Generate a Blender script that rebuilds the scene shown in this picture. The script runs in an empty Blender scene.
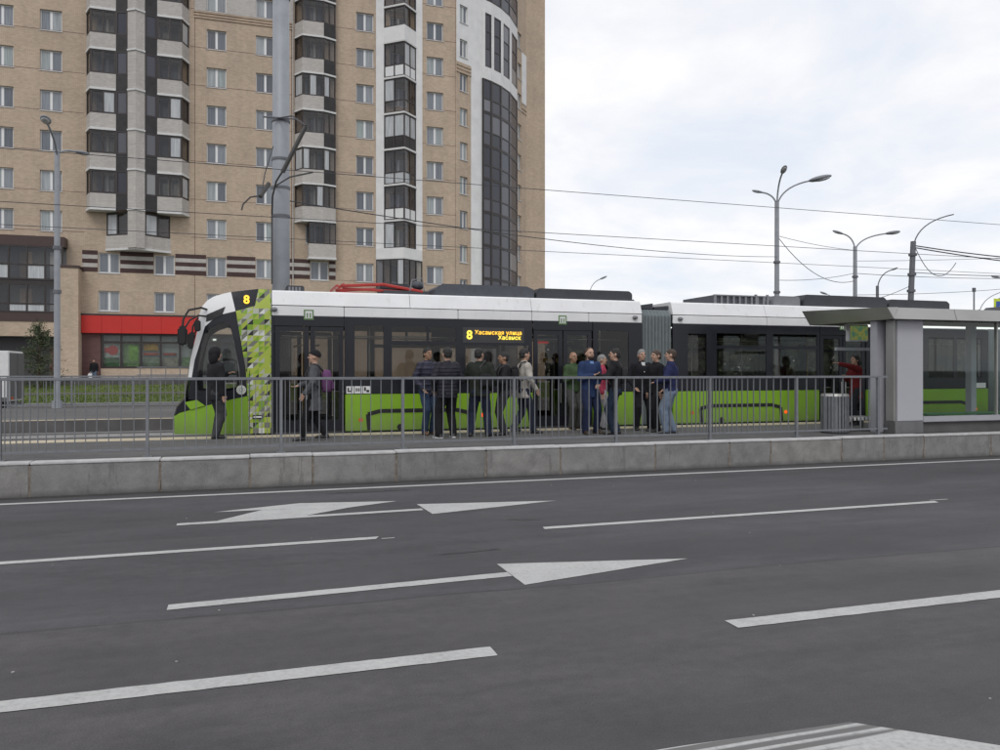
import bpy, bmesh, math, random
from mathutils import Vector, Matrix, noise as mnoise
random.seed(7)
R = math.radians
SC = bpy.context.scene
COL = SC.collection

# ------------------------------------------------------------------ camera
cam = bpy.data.cameras.new('camera')
cam.lens = 28.44; cam.sensor_width = 36; cam.sensor_fit = 'HORIZONTAL'
cam.shift_y = -0.0047
cam.clip_start = 0.1; cam.clip_end = 3000
cam_o = bpy.data.objects.new('camera', cam); COL.objects.link(cam_o)
cam_o.location = (0, 0, 1.8)
cam_o.rotation_euler = (R(90), 0, R(-17.7))
SC.camera = cam_o

# ------------------------------------------------------------------ sky and sun (overcast)
SUN_EL, SUN_AZ = 48, 205          # azimuth counted from +Y clockwise
w = bpy.data.worlds.new('World'); SC.world = w; w.use_nodes = True
nt = w.node_tree; nt.nodes.clear()
def wn(t): return nt.nodes.new(t)
out = wn('ShaderNodeOutputWorld'); mixs = wn('ShaderNodeMixShader')
sky = wn('ShaderNodeTexSky'); sky.sky_type = 'NISHITA'; sky.sun_disc = False
sky.sun_elevation = R(SUN_EL); sky.sun_rotation = R(SUN_AZ)
bg1 = wn('ShaderNodeBackground'); bg1.inputs[1].default_value = 0.1
nt.links.new(sky.outputs[0], bg1.inputs[0])
tc = wn('ShaderNodeTexCoord'); sep = wn('ShaderNodeSeparateXYZ'); nt.links.new(tc.outputs['Generated'], sep.inputs[0])
def wm(op, a, b):
    n = wn('ShaderNodeMath'); n.operation = op
    for i, v in enumerate((a, b)):
        if isinstance(v, (int, float)): n.inputs[i].default_value = v
        else: nt.links.new(v, n.inputs[i])
    return n.outputs[0]
zz = wm('ADD', wm('MAXIMUM', sep.outputs[2], 0.0), 0.22)
cmb = wn('ShaderNodeCombineXYZ')
nt.links.new(wm('DIVIDE', sep.outputs[0], zz), cmb.inputs[0]); nt.links.new(wm('DIVIDE', sep.outputs[1], zz), cmb.inputs[1])
nz = wn('ShaderNodeTexNoise'); nz.inputs['Scale'].default_value = 2.1; nz.inputs['Detail'].default_value = 7
nz.inputs['Roughness'].default_value = 0.58; nz.inputs['Distortion'].default_value = 0.3
nt.links.new(cmb.outputs[0], nz.inputs['Vector'])
rp = wn('ShaderNodeValToRGB'); e = rp.color_ramp.elements
e[0].position = 0.33; e[0].color = (0.69, 0.735, 0.81, 1)
e[1].position = 0.64; e[1].color = (0.89, 0.88, 0.885, 1)
k = e.new(0.5); k.color = (0.79, 0.80, 0.835, 1)
nt.links.new(nz.outputs[0], rp.inputs[0])
bg2 = wn('ShaderNodeBackground'); bg2.inputs[1].default_value = 1.0
nt.links.new(rp.outputs[0], bg2.inputs[0])
mixs.inputs[0].default_value = 0.93
nt.links.new(bg1.outputs[0], mixs.inputs[1]); nt.links.new(bg2.outputs[0], mixs.inputs[2]); nt.links.new(mixs.outputs[0], out.inputs[0])

sl = bpy.data.lights.new('sun', 'SUN'); sl.energy = 0.7; sl.angle = R(22); sl.color = (1, 0.97, 0.92)
so = bpy.data.objects.new('sun', sl); COL.objects.link(so)
az, el = R(SUN_AZ), R(SUN_EL)
sd = Vector((math.sin(az)*math.cos(el), math.cos(az)*math.cos(el), math.sin(el)))
so.rotation_euler = sd.to_track_quat('Z', 'Y').to_euler(); so.location = (0, -10, 60)
vs = SC.view_settings
vs.view_transform = 'Standard'; vs.look = 'None'; vs.exposure = 0.26; vs.gamma = 1; vs.use_curve_mapping = False
SC.cycles.max_bounces = 7; SC.cycles.transparent_max_bounces = 18; SC.cycles.diffuse_bounces = 3
SC.cycles.caustics_reflective = False; SC.cycles.caustics_refractive = False

# ------------------------------------------------------------------ materials
class NT:
    def __init__(s, name):
        s.m = bpy.data.materials.new(name); s.m.use_nodes = True
        s.t = s.m.node_tree; s.t.nodes.clear()
        s.out = s.n('ShaderNodeOutputMaterial')
    def n(s, t, **kw):
        n = s.t.nodes.new(t)
        for k_, v in kw.items(): setattr(n, k_, v)
        return n
    def l(s, a, b): s.t.links.new(a, b)
    def set(s, n, i, v):
        if hasattr(v, 'node'): s.l(v, n.inputs[i])
        else: n.inputs[i].default_value = v
    def coord(s): return s.n('ShaderNodeTexCoord').outputs['Object']
    def geo(s): return s.n('ShaderNodeNewGeometry').outputs['Position']
    def map(s, v, sc=(1, 1, 1), rot=(0, 0, 0)):
        n = s.n('ShaderNodeMapping'); s.l(v, n.inputs[0]); n.inputs['Scale'].default_value = sc; n.inputs['Rotation'].default_value = rot
        return n.outputs[0]
    def noise(s, v, scale, detail=4, rough=.55):
        n = s.n('ShaderNodeTexNoise'); s.l(v, n.inputs['Vector'])
        n.inputs['Scale'].default_value = scale; n.inputs['Detail'].default_value = detail; n.inputs['Roughness'].default_value = rough
        return n.outputs[0]
    def ramp(s, f, stops):
        n = s.n('ShaderNodeValToRGB'); s.l(f, n.inputs[0]); el_ = n.color_ramp.elements
        while len(el_) < len(stops): el_.new(0.5)
        for e_, (p, c_) in zip(el_, stops):
            e_.position = p; e_.color = (*c_, 1) if len(c_) == 3 else c_
        return n.outputs[0]
    def math(s, op, a, b=0.0):
        n = s.n('ShaderNodeMath', operation=op); s.set(n, 0, a); s.set(n, 1, b); return n.outputs[0]
    def mix(s, f, a, b, blend='MIX'):
        n = s.n('ShaderNodeMix', data_type='RGBA', blend_type=blend)
        s.set(n, 0, f)
        for i, v in ((6, a), (7, b)):
            if isinstance(v, tuple) and len(v) == 3: v = (*v, 1)
            s.set(n, i, v)
        return n.outputs[2]
    def bump(s, h, st=.3, d=.01):
        n = s.n('ShaderNodeBump'); s.l(h, n.inputs['Height']); n.inputs['Strength'].default_value = st; n.inputs['Distance'].default_value = d
        return n.outputs[0]
    def pbr(s, col, rough=.6, metal=0., bump=None, spec=None, coat=0.):
        p = s.n('ShaderNodeBsdfPrincipled')
        if isinstance(col, tuple): col = (*col[:3], 1)
        s.set(p, 'Base Color', col); s.set(p, 'Roughness', rough); s.set(p, 'Metallic', metal)
        if spec is not None: s.set(p, 'Specular IOR Level', spec)
        if coat: s.set(p, 'Coat Weight', coat); p.inputs['Coat Roughness'].default_value = .08
        if bump is not None: s.l(bump, p.inputs['Normal'])
        s.l(p.outputs[0], s.out.inputs[0]); return s.m

def mul(c, f): return tuple(min(1, x*f) for x in c)
def plain(name, c, rough=.55, metal=0., var=.12, scale=6, spec=None, coat=0., bumps=0.):
    t = NT(name); v = t.coord(); f = t.noise(v, scale, 5)
    col = t.ramp(f, [(.3, mul(c, 1-var)), (.7, mul(c, 1+var))])
    rg = t.math('ADD', t.math('MULTIPLY', f, .2), rough-.1)
    b = t.bump(t.noise(v, scale*12, 3), bumps, .01) if bumps else None
    return t.pbr(col, rg, metal, b, spec, coat)
def emit(name, c, s):
    t = NT(name); e_ = t.n('ShaderNodeEmission'); e_.inputs[0].default_value = (*c, 1); e_.inputs[1].default_value = s
    t.l(e_.outputs[0], t.out.inputs[0]); return t.m
def glass(name, tint, rough=.02, refl=.9):
    t = NT(name)
    tr = t.n('ShaderNodeBsdfTransparent'); tr.inputs[0].default_value = (*tint, 1)
    gl = t.n('ShaderNodeBsdfGlossy'); gl.inputs[0].default_value = (refl, refl, refl, 1); gl.inputs[1].default_value = rough
    fr = t.n('ShaderNodeFresnel'); fr.inputs[0].default_value = 1.5
    ff = t.math('MULTIPLY', fr.outputs[0], t.math('SUBTRACT', 1.0, t.n('ShaderNodeNewGeometry').outputs['Backfacing']))
    mx = t.n('ShaderNodeMixShader'); t.l(ff, mx.inputs[0]); t.l(tr.outputs[0], mx.inputs[1]); t.l(gl.outputs[0], mx.inputs[2])
    t.l(mx.outputs[0], t.out.inputs[0]); return t.m
def brickmat(name, c1, c2, mortar, var=.12):
    t = NT(name); v = t.geo()
    sx = t.n('ShaderNodeSeparateXYZ'); t.l(v, sx.inputs[0])
    cb = t.n('ShaderNodeCombineXYZ'); t.l(t.math('ADD', sx.outputs[0], sx.outputs[1]), cb.inputs[0]); t.l(sx.outputs[2], cb.inputs[1])
    b = t.n('ShaderNodeTexBrick'); t.l(cb.outputs[0], b.inputs['Vector'])
    b.inputs['Color1'].default_value = (*c1, 1); b.inputs['Color2'].default_value = (*c2, 1); b.inputs['Mortar'].default_value = (*mortar, 1)
    b.inputs['Scale'].default_value = 1; b.inputs['Brick Width'].default_value = .26; b.inputs['Row Height'].default_value = .085
    b.inputs['Mortar Size'].default_value = .012; b.inputs['Bias'].default_value = 0
    big = t.noise(v, .35, 5, .6)
    st = t.noise(t.map(v, (1.2, 1.2, .12)), 1.2, 4)
    blot = t.noise(v, 2.6, 4, .7)
    f = t.math('ADD', t.math('ADD', t.math('MULTIPLY', big, .4), t.math('MULTIPLY', st, .25)), t.math('MULTIPLY', blot, .35))
    g = t.ramp(f, [(.34, (1-var*1.5,)*3), (.66, (1+var,)*3)])
    return t.pbr(t.mix(1.0, b.outputs[0], g, 'MULTIPLY'), .85, 0, t.bump(b.outputs[1], .25, -.01))

M = {}
M['brick'] = brickmat('tan_brick', (.60, .468, .345), (.50, .383, .28), (.42, .35, .285), .13)
M['brick_pale'] = brickmat('pale_brick', (.56, .525, .49), (.45, .42, .395), (.48, .455, .43), .1)
M['brick_brown'] = brickmat('brown_brick', (.085, .042, .038), (.06, .03, .028), (.07, .05, .05))
M['brick_maroon'] = brickmat('maroon_brick', (.16, .075, .07), (.12, .055, .052), (.13, .09, .085))
M['bwhite'] = plain('white_plaster', (.76, .755, .75), .8, var=.07, scale=1.2)
M['white_frame'] = plain('white_window_frame', (.78, .78, .78), .4, var=.03)
M['sill'] = plain('window_sill', (.6, .6, .6), .45)
M['darkframe'] = plain('dark_brown_frame', (.035, .027, .026), .45, var=.15)
M['brownpanel'] = plain('brown_panel', (.06, .035, .032), .5)
M['darkpanel'] = plain('dark_balcony_panel', (.035, .032, .033), .4, var=.3, scale=2, spec=.3)
M['slab_white'] = plain('slab_edge', (.68, .68, .67), .8, var=.08)
M['soffit'] = plain('soffit', (.25, .24, .23), .9)
def windowpane():
    t = NT('window_pane'); oi = t.n('ShaderNodeObjectInfo'); rnd = oi.outputs['Random']
    tone = t.ramp(rnd, [(0, (.09, .10, .12)), (.3, (.15, .17, .20)), (.5, (.27, .295, .33)), (.68, (.12, .135, .16)), (.84, (.36, .39, .41)), (1, (.32, .37, .36))])
    v = t.geo(); fold = t.noise(t.map(v, (5, 5, .25)), 2.2, 3)
    col = t.mix(1.0, tone, t.ramp(fold, [(.3, (.7, .7, .7)), (.7, (1.15, 1.15, 1.15))]), 'MULTIPLY')
    return t.pbr(col, .07, 0, None, .75)
M['pane'] = windowpane()
def balconypane():
    t = NT('balcony_pane'); oi = t.n('ShaderNodeObjectInfo')
    tint = t.ramp(oi.outputs['Random'], [(0, (.62, .62, .64)), (.6, (.78, .78, .79)), (.85, (.88, .86, .82)), (1, (.56, .55, .55))])
    tr = t.n('ShaderNodeBsdfTransparent'); t.l(tint, tr.inputs[0])
    gl = t.n('ShaderNodeBsdfGlossy'); gl.inputs[1].default_value = .03; gl.inputs[0].default_value = (.9, .92, .95, 1)
    fr = t.n('ShaderNodeFresnel'); fr.inputs[0].default_value = 1.6
    ff = t.math('MULTIPLY', fr.outputs[0], t.math('SUBTRACT', 1.0, t.n('ShaderNodeNewGeometry').outputs['Backfacing']))
    mx = t.n('ShaderNodeMixShader'); t.l(ff, mx.inputs[0]); t.l(tr.outputs[0], mx.inputs[1]); t.l(gl.outputs[0], mx.inputs[2])
    df = t.n('ShaderNodeBsdfPrincipled'); df.inputs['Roughness'].default_value = .12
    t.l(t.ramp(t.noise(t.map(t.geo(), (6, 6, .4)), 2, 3), [(.3, (.36, .38, .40)), (.7, (.56, .57, .58))]), df.inputs['Base Color'])
    r2 = t.math('FRACT', t.math('MULTIPLY', oi.outputs['Random'], 7.31))
    m2 = t.n('ShaderNodeMixShader'); t.l(t.math('GREATER_THAN', r2, .84), m2.inputs[0]); t.l(mx.outputs[0], m2.inputs[1]); t.l(df.outputs[0], m2.inputs[2])
    t.l(m2.outputs[0], t.out.inputs[0]); return t.m
M['bpane'] = balconypane()
def bowpane():
    t = NT('bow_pane'); oi = t.n('ShaderNodeObjectInfo')
    tone = t.ramp(oi.outputs['Random'], [(0, (.035, .037, .05)), (.5, (.06, .062, .08)), (.8, (.10, .10, .12)), (.93, (.2, .2, .22)), (1, (.3, .3, .3))])
    return t.pbr(tone, .08, 0, None, .4)
M['bowpane'] = bowpane()
M['red_sign'] = plain('red_fascia', (.55, .022, .015), .4, var=.05, scale=.6)
def asphalt(name, base, seam=True):
    t = NT(name); v = t.geo()
    fine = t.noise(v, 95, 3, .7); mid = t.noise(v, 9, 5, .6); big = t.noise(t.map(v, (.25, 1, 1)), .55, 4, .55)
    f = t.math('ADD', t.math('ADD', t.math('MULTIPLY', fine, .42), t.math('MULTIPLY', mid, .22)), t.math('MULTIPLY', big, .36))
    col = t.ramp(f, [(.34, mul(base, .55)), (.5, base), (.66, mul(base, 1.5))])
    pat = t.noise(t.map(v, (.45, 1.1, 1)), 1.9, 6, .7); scuff = t.noise(t.map(v, (.06, 2.2, 1)), 2.5, 4, .6)
    col = t.mix(1.0, col, t.ramp(pat, [(.33, (.80, .80, .81)), (.52, (1, 1, 1)), (.7, (1.14, 1.13, 1.12))]), 'MULTIPLY')
    col = t.mix(1.0, col, t.ramp(scuff, [(.36, (.93, .93, .93)), (.56, (1, 1, 1)), (.7, (1.03, 1.03, 1.03))]), 'MULTIPLY')
    if seam:
        sx = t.n('ShaderNodeSeparateXYZ'); t.l(v, sx.inputs[0])
        wob = t.math('ADD', sx.outputs[1], t.math('MULTIPLY', t.math('SUBTRACT', t.noise(v, .5, 3), .5), .16))
        # worn wheel paths run along every lane; the overlay joint lies near the middle lane line
        wave = t.math('SINE', t.math('MULTIPLY', t.math('ADD', wob, .55), 2*math.pi/1.775))
        col = t.mix(t.math('MULTIPLY', t.math('ADD', wave, 1), .16), col, mul(base, .66))
        near = t.ramp(wob, [(0, (1, 1, 1)), (1, (1, 1, 1))])
        mr = t.n('ShaderNodeMapRange'); t.l(wob, mr.inputs[0]); mr.inputs[1].default_value = 6.12; mr.inputs[2].default_value = 6.2
        col = t.mix(mr.outputs[0], t.mix(1.0, col, (1.12, 1.1, 1.07), 'MULTIPLY'), col)
        jt = t.math('LESS_THAN', t.math('ABSOLUTE', t.math('SUBTRACT', wob, 6.16)), .022)
        col = t.mix(t.math('MULTIPLY', jt, t.math('MULTIPLY', t.noise(v, 3, 3), .8)), col, mul(base, .45))
        vo = t.n('ShaderNodeTexVoronoi'); vo.feature = 'F1'; t.l(t.map(v, (1, 1.6, 1)), vo.inputs['Vector']); vo.inputs['Scale'].default_value = 5.2
        spots = t.math('MULTIPLY', t.math('LESS_THAN', vo.outputs[0], .05), t.math('GREATER_THAN', t.noise(v, 1.3, 2), .56))
        col = t.mix(t.math('MULTIPLY', spots, .5), col, mul(base, .4))
    rg = t.math('ADD', t.math('MULTIPLY', mid, .18), .66)
    return t.pbr(col, rg, 0, t.bump(t.noise(v, 140, 2, .7), .5, .006), .35)
M['asphalt'] = asphalt('road_asphalt', (.0765, .0735, .079))
M['asphalt_far'] = asphalt('far_asphalt', (.085, .082, .082), False)
M['platform_asphalt'] = asphalt('platform_asphalt', (.125, .122, .122), False)
def paint():
    t = NT('road_paint'); v = t.geo()
    n1 = t.noise(v, 26, 5, .75); n2 = t.noise(v, 3, 3)
    wear = t.ramp(t.math('ADD', t.math('MULTIPLY', n1, .65), t.math('MULTIPLY', n2, .35)), [(.29, (.16, .16, .16)), (.37, (.36, .358, .35)), (.5, (.44, .438, .43)), (.68, (.51, .508, .49))])
    return t.pbr(wear, .7, 0, t.bump(t.noise(v, 140, 2), .3, .004))
M['paint'] = paint()
def granite():
    t = NT('granite'); v = t.geo(); oi = t.n('ShaderNodeObjectInfo')
    fine = t.noise(v, 70, 3, .7); mid = t.noise(v, 4, 5, .65)
    col = t.ramp(t.math('ADD', t.math('MULTIPLY', fine, .5), t.math('MULTIPLY', mid, .5)), [(.34, (.145, .142, .138)), (.5, (.225, .22, .214)), (.66, (.31, .304, .295))])
    tone = t.ramp(oi.outputs['Random'], [(0, (.86, .86, .86)), (.5, (1, 1, 1)), (1, (1.1, 1.09, 1.06))])
    col = t.mix(1.0, col, tone, 'MULTIPLY')
    sx = t.n('ShaderNodeSeparateXYZ'); t.l(v, sx.inputs[0])
    st = t.noise(t.map(v, (1, 1, .1)), 7, 4, .7)          # grime runs down the face
    col = t.mix(t.math('MULTIPLY', t.math('GREATER_THAN', st, .6), .35), col, (.09, .085, .08))
    mr = t.n('ShaderNodeMapRange'); t.l(t.math('ADD', sx.outputs[2], t.math('MULTIPLY', t.noise(v, 6, 3), .08)), mr.inputs[0]); mr.inputs[1].default_value = .03; mr.inputs[2].default_value = .13
    col = t.mix(mr.outputs[0], (.10, .097, .095), col)   # splash dirt along the gutter
    return t.pbr(col, .75, 0, t.bump(fine, .35, .008))
M['granite'] = granite()
M['kerb_shine'] = plain('painted_kerb_shine', (.52, .515, .51), .6, var=.15, scale=7)  # sky brightness on the granite's top edge, put into a pale colour
M['mortar'] = plain('mortar', (.21, .18, .15), .95, var=.35, scale=14)
M['concrete'] = plain('concrete', (.30, .295, .285), .85, var=.15, scale=2, bumps=.2)
M['concrete_dark'] = plain('dark_concrete', (.105, .10, .10), .9, var=.25, scale=1.4)
M['track_slab'] = plain('track_slab', (.24, .235, .23), .85, var=.18, scale=1.6)
M['tactile'] = plain('tactile_strip', (.50, .43, .31), .75, var=.14, scale=5)
M['rail'] = plain('rail_steel', (.25, .24, .24), .35, .9)
M['galv'] = plain('galvanised_steel', (.205, .213, .23), .5, .35, var=.12, scale=9)
M['polegrey'] = plain('pole_paint', (.30, .315, .34), .5, .1, var=.1, scale=3)
M['polegrey2'] = plain('far_pole', (.26, .27, .30), .6, .1)
M['poledark'] = plain('dark_pole', (.13, .135, .15), .6)
M['lamp_head'] = plain('lamp_head', (.22, .23, .25), .45)
M['lamp_lens'] = plain('lamp_lens', (.55, .56, .56), .25)
M['wire'] = plain('wire', (.035, .037, .042), .5)
M['insul'] = plain('insulator', (.05, .048, .045), .5)
M['brushed'] = plain('brushed_steel', (.39, .385, .37), .40, .6, var=.12, scale=.9)
M['steel_dark'] = plain('steel_base', (.20, .20, .20), .45, .6)
M['panel_grey'] = plain('pillar_panel', (.42, .42, .45), .45, var=.04, scale=.7)
M['panel_grey2'] = plain('pillar_back', (.36, .36, .39), .5, var=.04)
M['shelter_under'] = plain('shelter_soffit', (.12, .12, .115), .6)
M['sglass'] = glass('shelter_glass', (.90, .94, .925))
M['tglass'] = glass('tinted_glass', (.69, .685, .67))
M['cabglass'] = glass('cab_glass', (.88, .885, .88))
def bodypaint(name, c, rough, coat):
    t = NT(name); v = t.geo(); sx = t.n('ShaderNodeSeparateXYZ'); t.l(v, sx.inputs[0])
    n1 = t.noise(v, 1.6, 5, .6); n2 = t.noise(t.map(v, (5, 5, .5)), 2.0, 4, .65)
    col = t.ramp(n1, [(.3, mul(c, .94)), (.7, mul(c, 1.05))])
    mr = t.n('ShaderNodeMapRange'); t.l(t.math('ADD', sx.outputs[2], t.math('MULTIPLY', n2, -.5)), mr.inputs[0]); mr.inputs[1].default_value = .75; mr.inputs[2].default_value = .2
    col = t.mix(t.math('MULTIPLY', mr.outputs[0], .5), col, (.12, .115, .10))
    col = t.mix(t.math('MULTIPLY', t.math('GREATER_THAN', n2, .63), .12), col, (.2, .19, .17))
    return t.pbr(col, t.math('ADD', t.math('MULTIPLY', n1, .2), rough-.1), 0, None, None, coat)
M['tgreen'] = bodypaint('tram_green', (.215, .41, .018), .36, .3)
M['twhite'] = bodypaint('tram_white', (.79, .79, .79), .38, .2)
M['tblack'] = plain('tram_black', (.016, .017, .023), .22, var=.1, spec=.35)
M['trim_black'] = plain('black_trim', (.012, .012, .013), .5)
M['rubber'] = plain('rubber', (.02, .02, .021), .8)
M['roofgrey'] = plain('roof_equipment', (.07, .075, .09), .55, var=.15)
M['roofdark'] = plain('roof_equipment_dark', (.045, .047, .055), .6, var=.15)
M['rooflight'] = plain('roof_equipment_light', (.20, .205, .22), .55, var=.1)
M['panto_red'] = plain('pantograph_red', (.36, .025, .018), .45)
M['bellows'] = plain('bellows', (.265, .30, .31), .7, var=.1)
M['tint_dark'] = plain('interior_dark', (.05, .05, .055), .7)
M['interior'] = plain('interior_grey', (.22, .22, .22), .7)
M['seatgreen'] = plain('seat_fabric', (.05, .085, .03), .9)
M['pole_steel'] = plain('grab_pole', (.55, .55, .52), .3, .7)
M['pole_yellow'] = plain('grab_yellow', (.6, .42, .06), .5)
M['led'] = emit('led_amber', (1.0, .55, .06), 1.6)
M['ledy'] = emit('led_yellow', (1.0, .78, .10), 1.3)
M['marker'] = emit('marker_light', (1.0, .12, .02), .9)
M['tube_light'] = emit('lit_tube', (1, 1, .96), 1.1)
M['orange'] = plain('reflector', (.6, .09, .02), .35)
M['pgrey'] = plain('print_grey', (.17, .17, .14), .4, var=.04)
M['pwhite'] = plain('print_white', (.62, .64, .6), .4, var=.04)
M['plight'] = plain('print_lightgrey', (.42, .44, .36), .4, var=.04)
M['plime'] = plain('print_lime', (.37, .45, .06), .35, var=.04)
M['pdkgreen'] = plain('print_green', (.20, .36, .02), .35, var=.04)
M['sgreen'] = plain('sign_green', (.14, .24, .10), .5)
M['swhite'] = plain('sign_white', (.75, .75, .75), .5, var=.03)
M['sblue'] = plain('sign_blue', (.03, .10, .40), .4)
M['sfluor'] = plain('sign_fluorescent', (.62, .75, .04), .5)
M['truckwhite'] = plain('truck_white', (.72, .72, .71), .45, var=.05)
M['truckdark'] = plain('truck_grey', (.11, .11, .115), .6)
M['bark'] = plain('bark', (.08, .06, .045), .9)
def foliage():
    t = NT('foliage'); oi = t.geo(); f = t.noise(oi, 3.5, 4)
    return t.pbr(t.ramp(f, [(.3, (.035, .048, .025)), (.55, (.065, .088, .04)), (.75, (.105, .13, .055))]), .7)
M['leaf'] = foliage()
def grass():
    t = NT('grass'); v = t.geo(); f = t.noise(v, 1.1, 6, .65)
    return t.pbr(t.ramp(f, [(.3, (.055, .08, .018)), (.52, (.092, .13, .027)), (.75, (.135, .165, .043))]), .9)
M['grass'] = grass()
def fabric(name, c, var=.18):
    t = NT(name); v = t.coord(); f = t.noise(v, 7, 4); f2 = t.noise(v, 180, 2)
    col = t.ramp(f, [(.3, mul(c, 1-var)), (.7, mul(c, 1+var))])
    return t.pbr(col, .88, 0, t.bump(t.math('ADD', f, t.math('MULTIPLY', f2, .2)), .35, .03), .2)
def quilt(c, stripe=None):
    t = NT('quilted_fabric'); v = t.coord(); sx = t.n('ShaderNodeSeparateXYZ'); t.l(v, sx.inputs[0])
    sn = t.math('ABSOLUTE', t.math('SINE', t.math('MULTIPLY', t.math('ADD', sx.outputs[2], t.math('MULTIPLY', t.noise(v, 5, 2), .015)), math.pi/(.075 if not stripe else .11))))
    col = t.ramp(t.noise(v, 7, 4), [(.3, mul(c, .8)), (.7, mul(c, 1.2))])
    if stripe: col = t.mix(t.math('GREATER_THAN', sn, .9), col, stripe)
    return t.pbr(col, .55, 0, t.bump(t.math('POWER', sn, .5), .4, .02), .25)
FAB = {}
def fab(c):
    k_ = tuple(round(x, 3) for x in c)
    if k_ not in FAB: FAB[k_] = fabric('fabric', k_)
    return FAB[k_]
SK = [plain('skin', (.47, .29, .21), .55, var=.08, scale=9), plain('skin_tan', (.33, .19, .12), .55, var=.08, scale=9)]
M['hair_black'] = plain('hair_black', (.012, .011, .011), .6, var=.3, scale=30, bumps=.5)
M['hair_brown'] = plain('hair_brown', (.05, .03, .02), .6, var=.3, scale=30, bumps=.5)
M['hair_grey'] = plain('hair_grey', (.22, .215, .21), .6, var=.25, scale=30, bumps=.5)
M['eye'] = plain('eye_dark', (.02, .015, .012), .3)
M['lip'] = plain('lip', (.25, .10, .08), .5)
M['leather'] = plain('leather_black', (.02, .019, .02), .4)
M['leather_brown'] = plain('leather_brown', (.10, .055, .03), .5)

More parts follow.
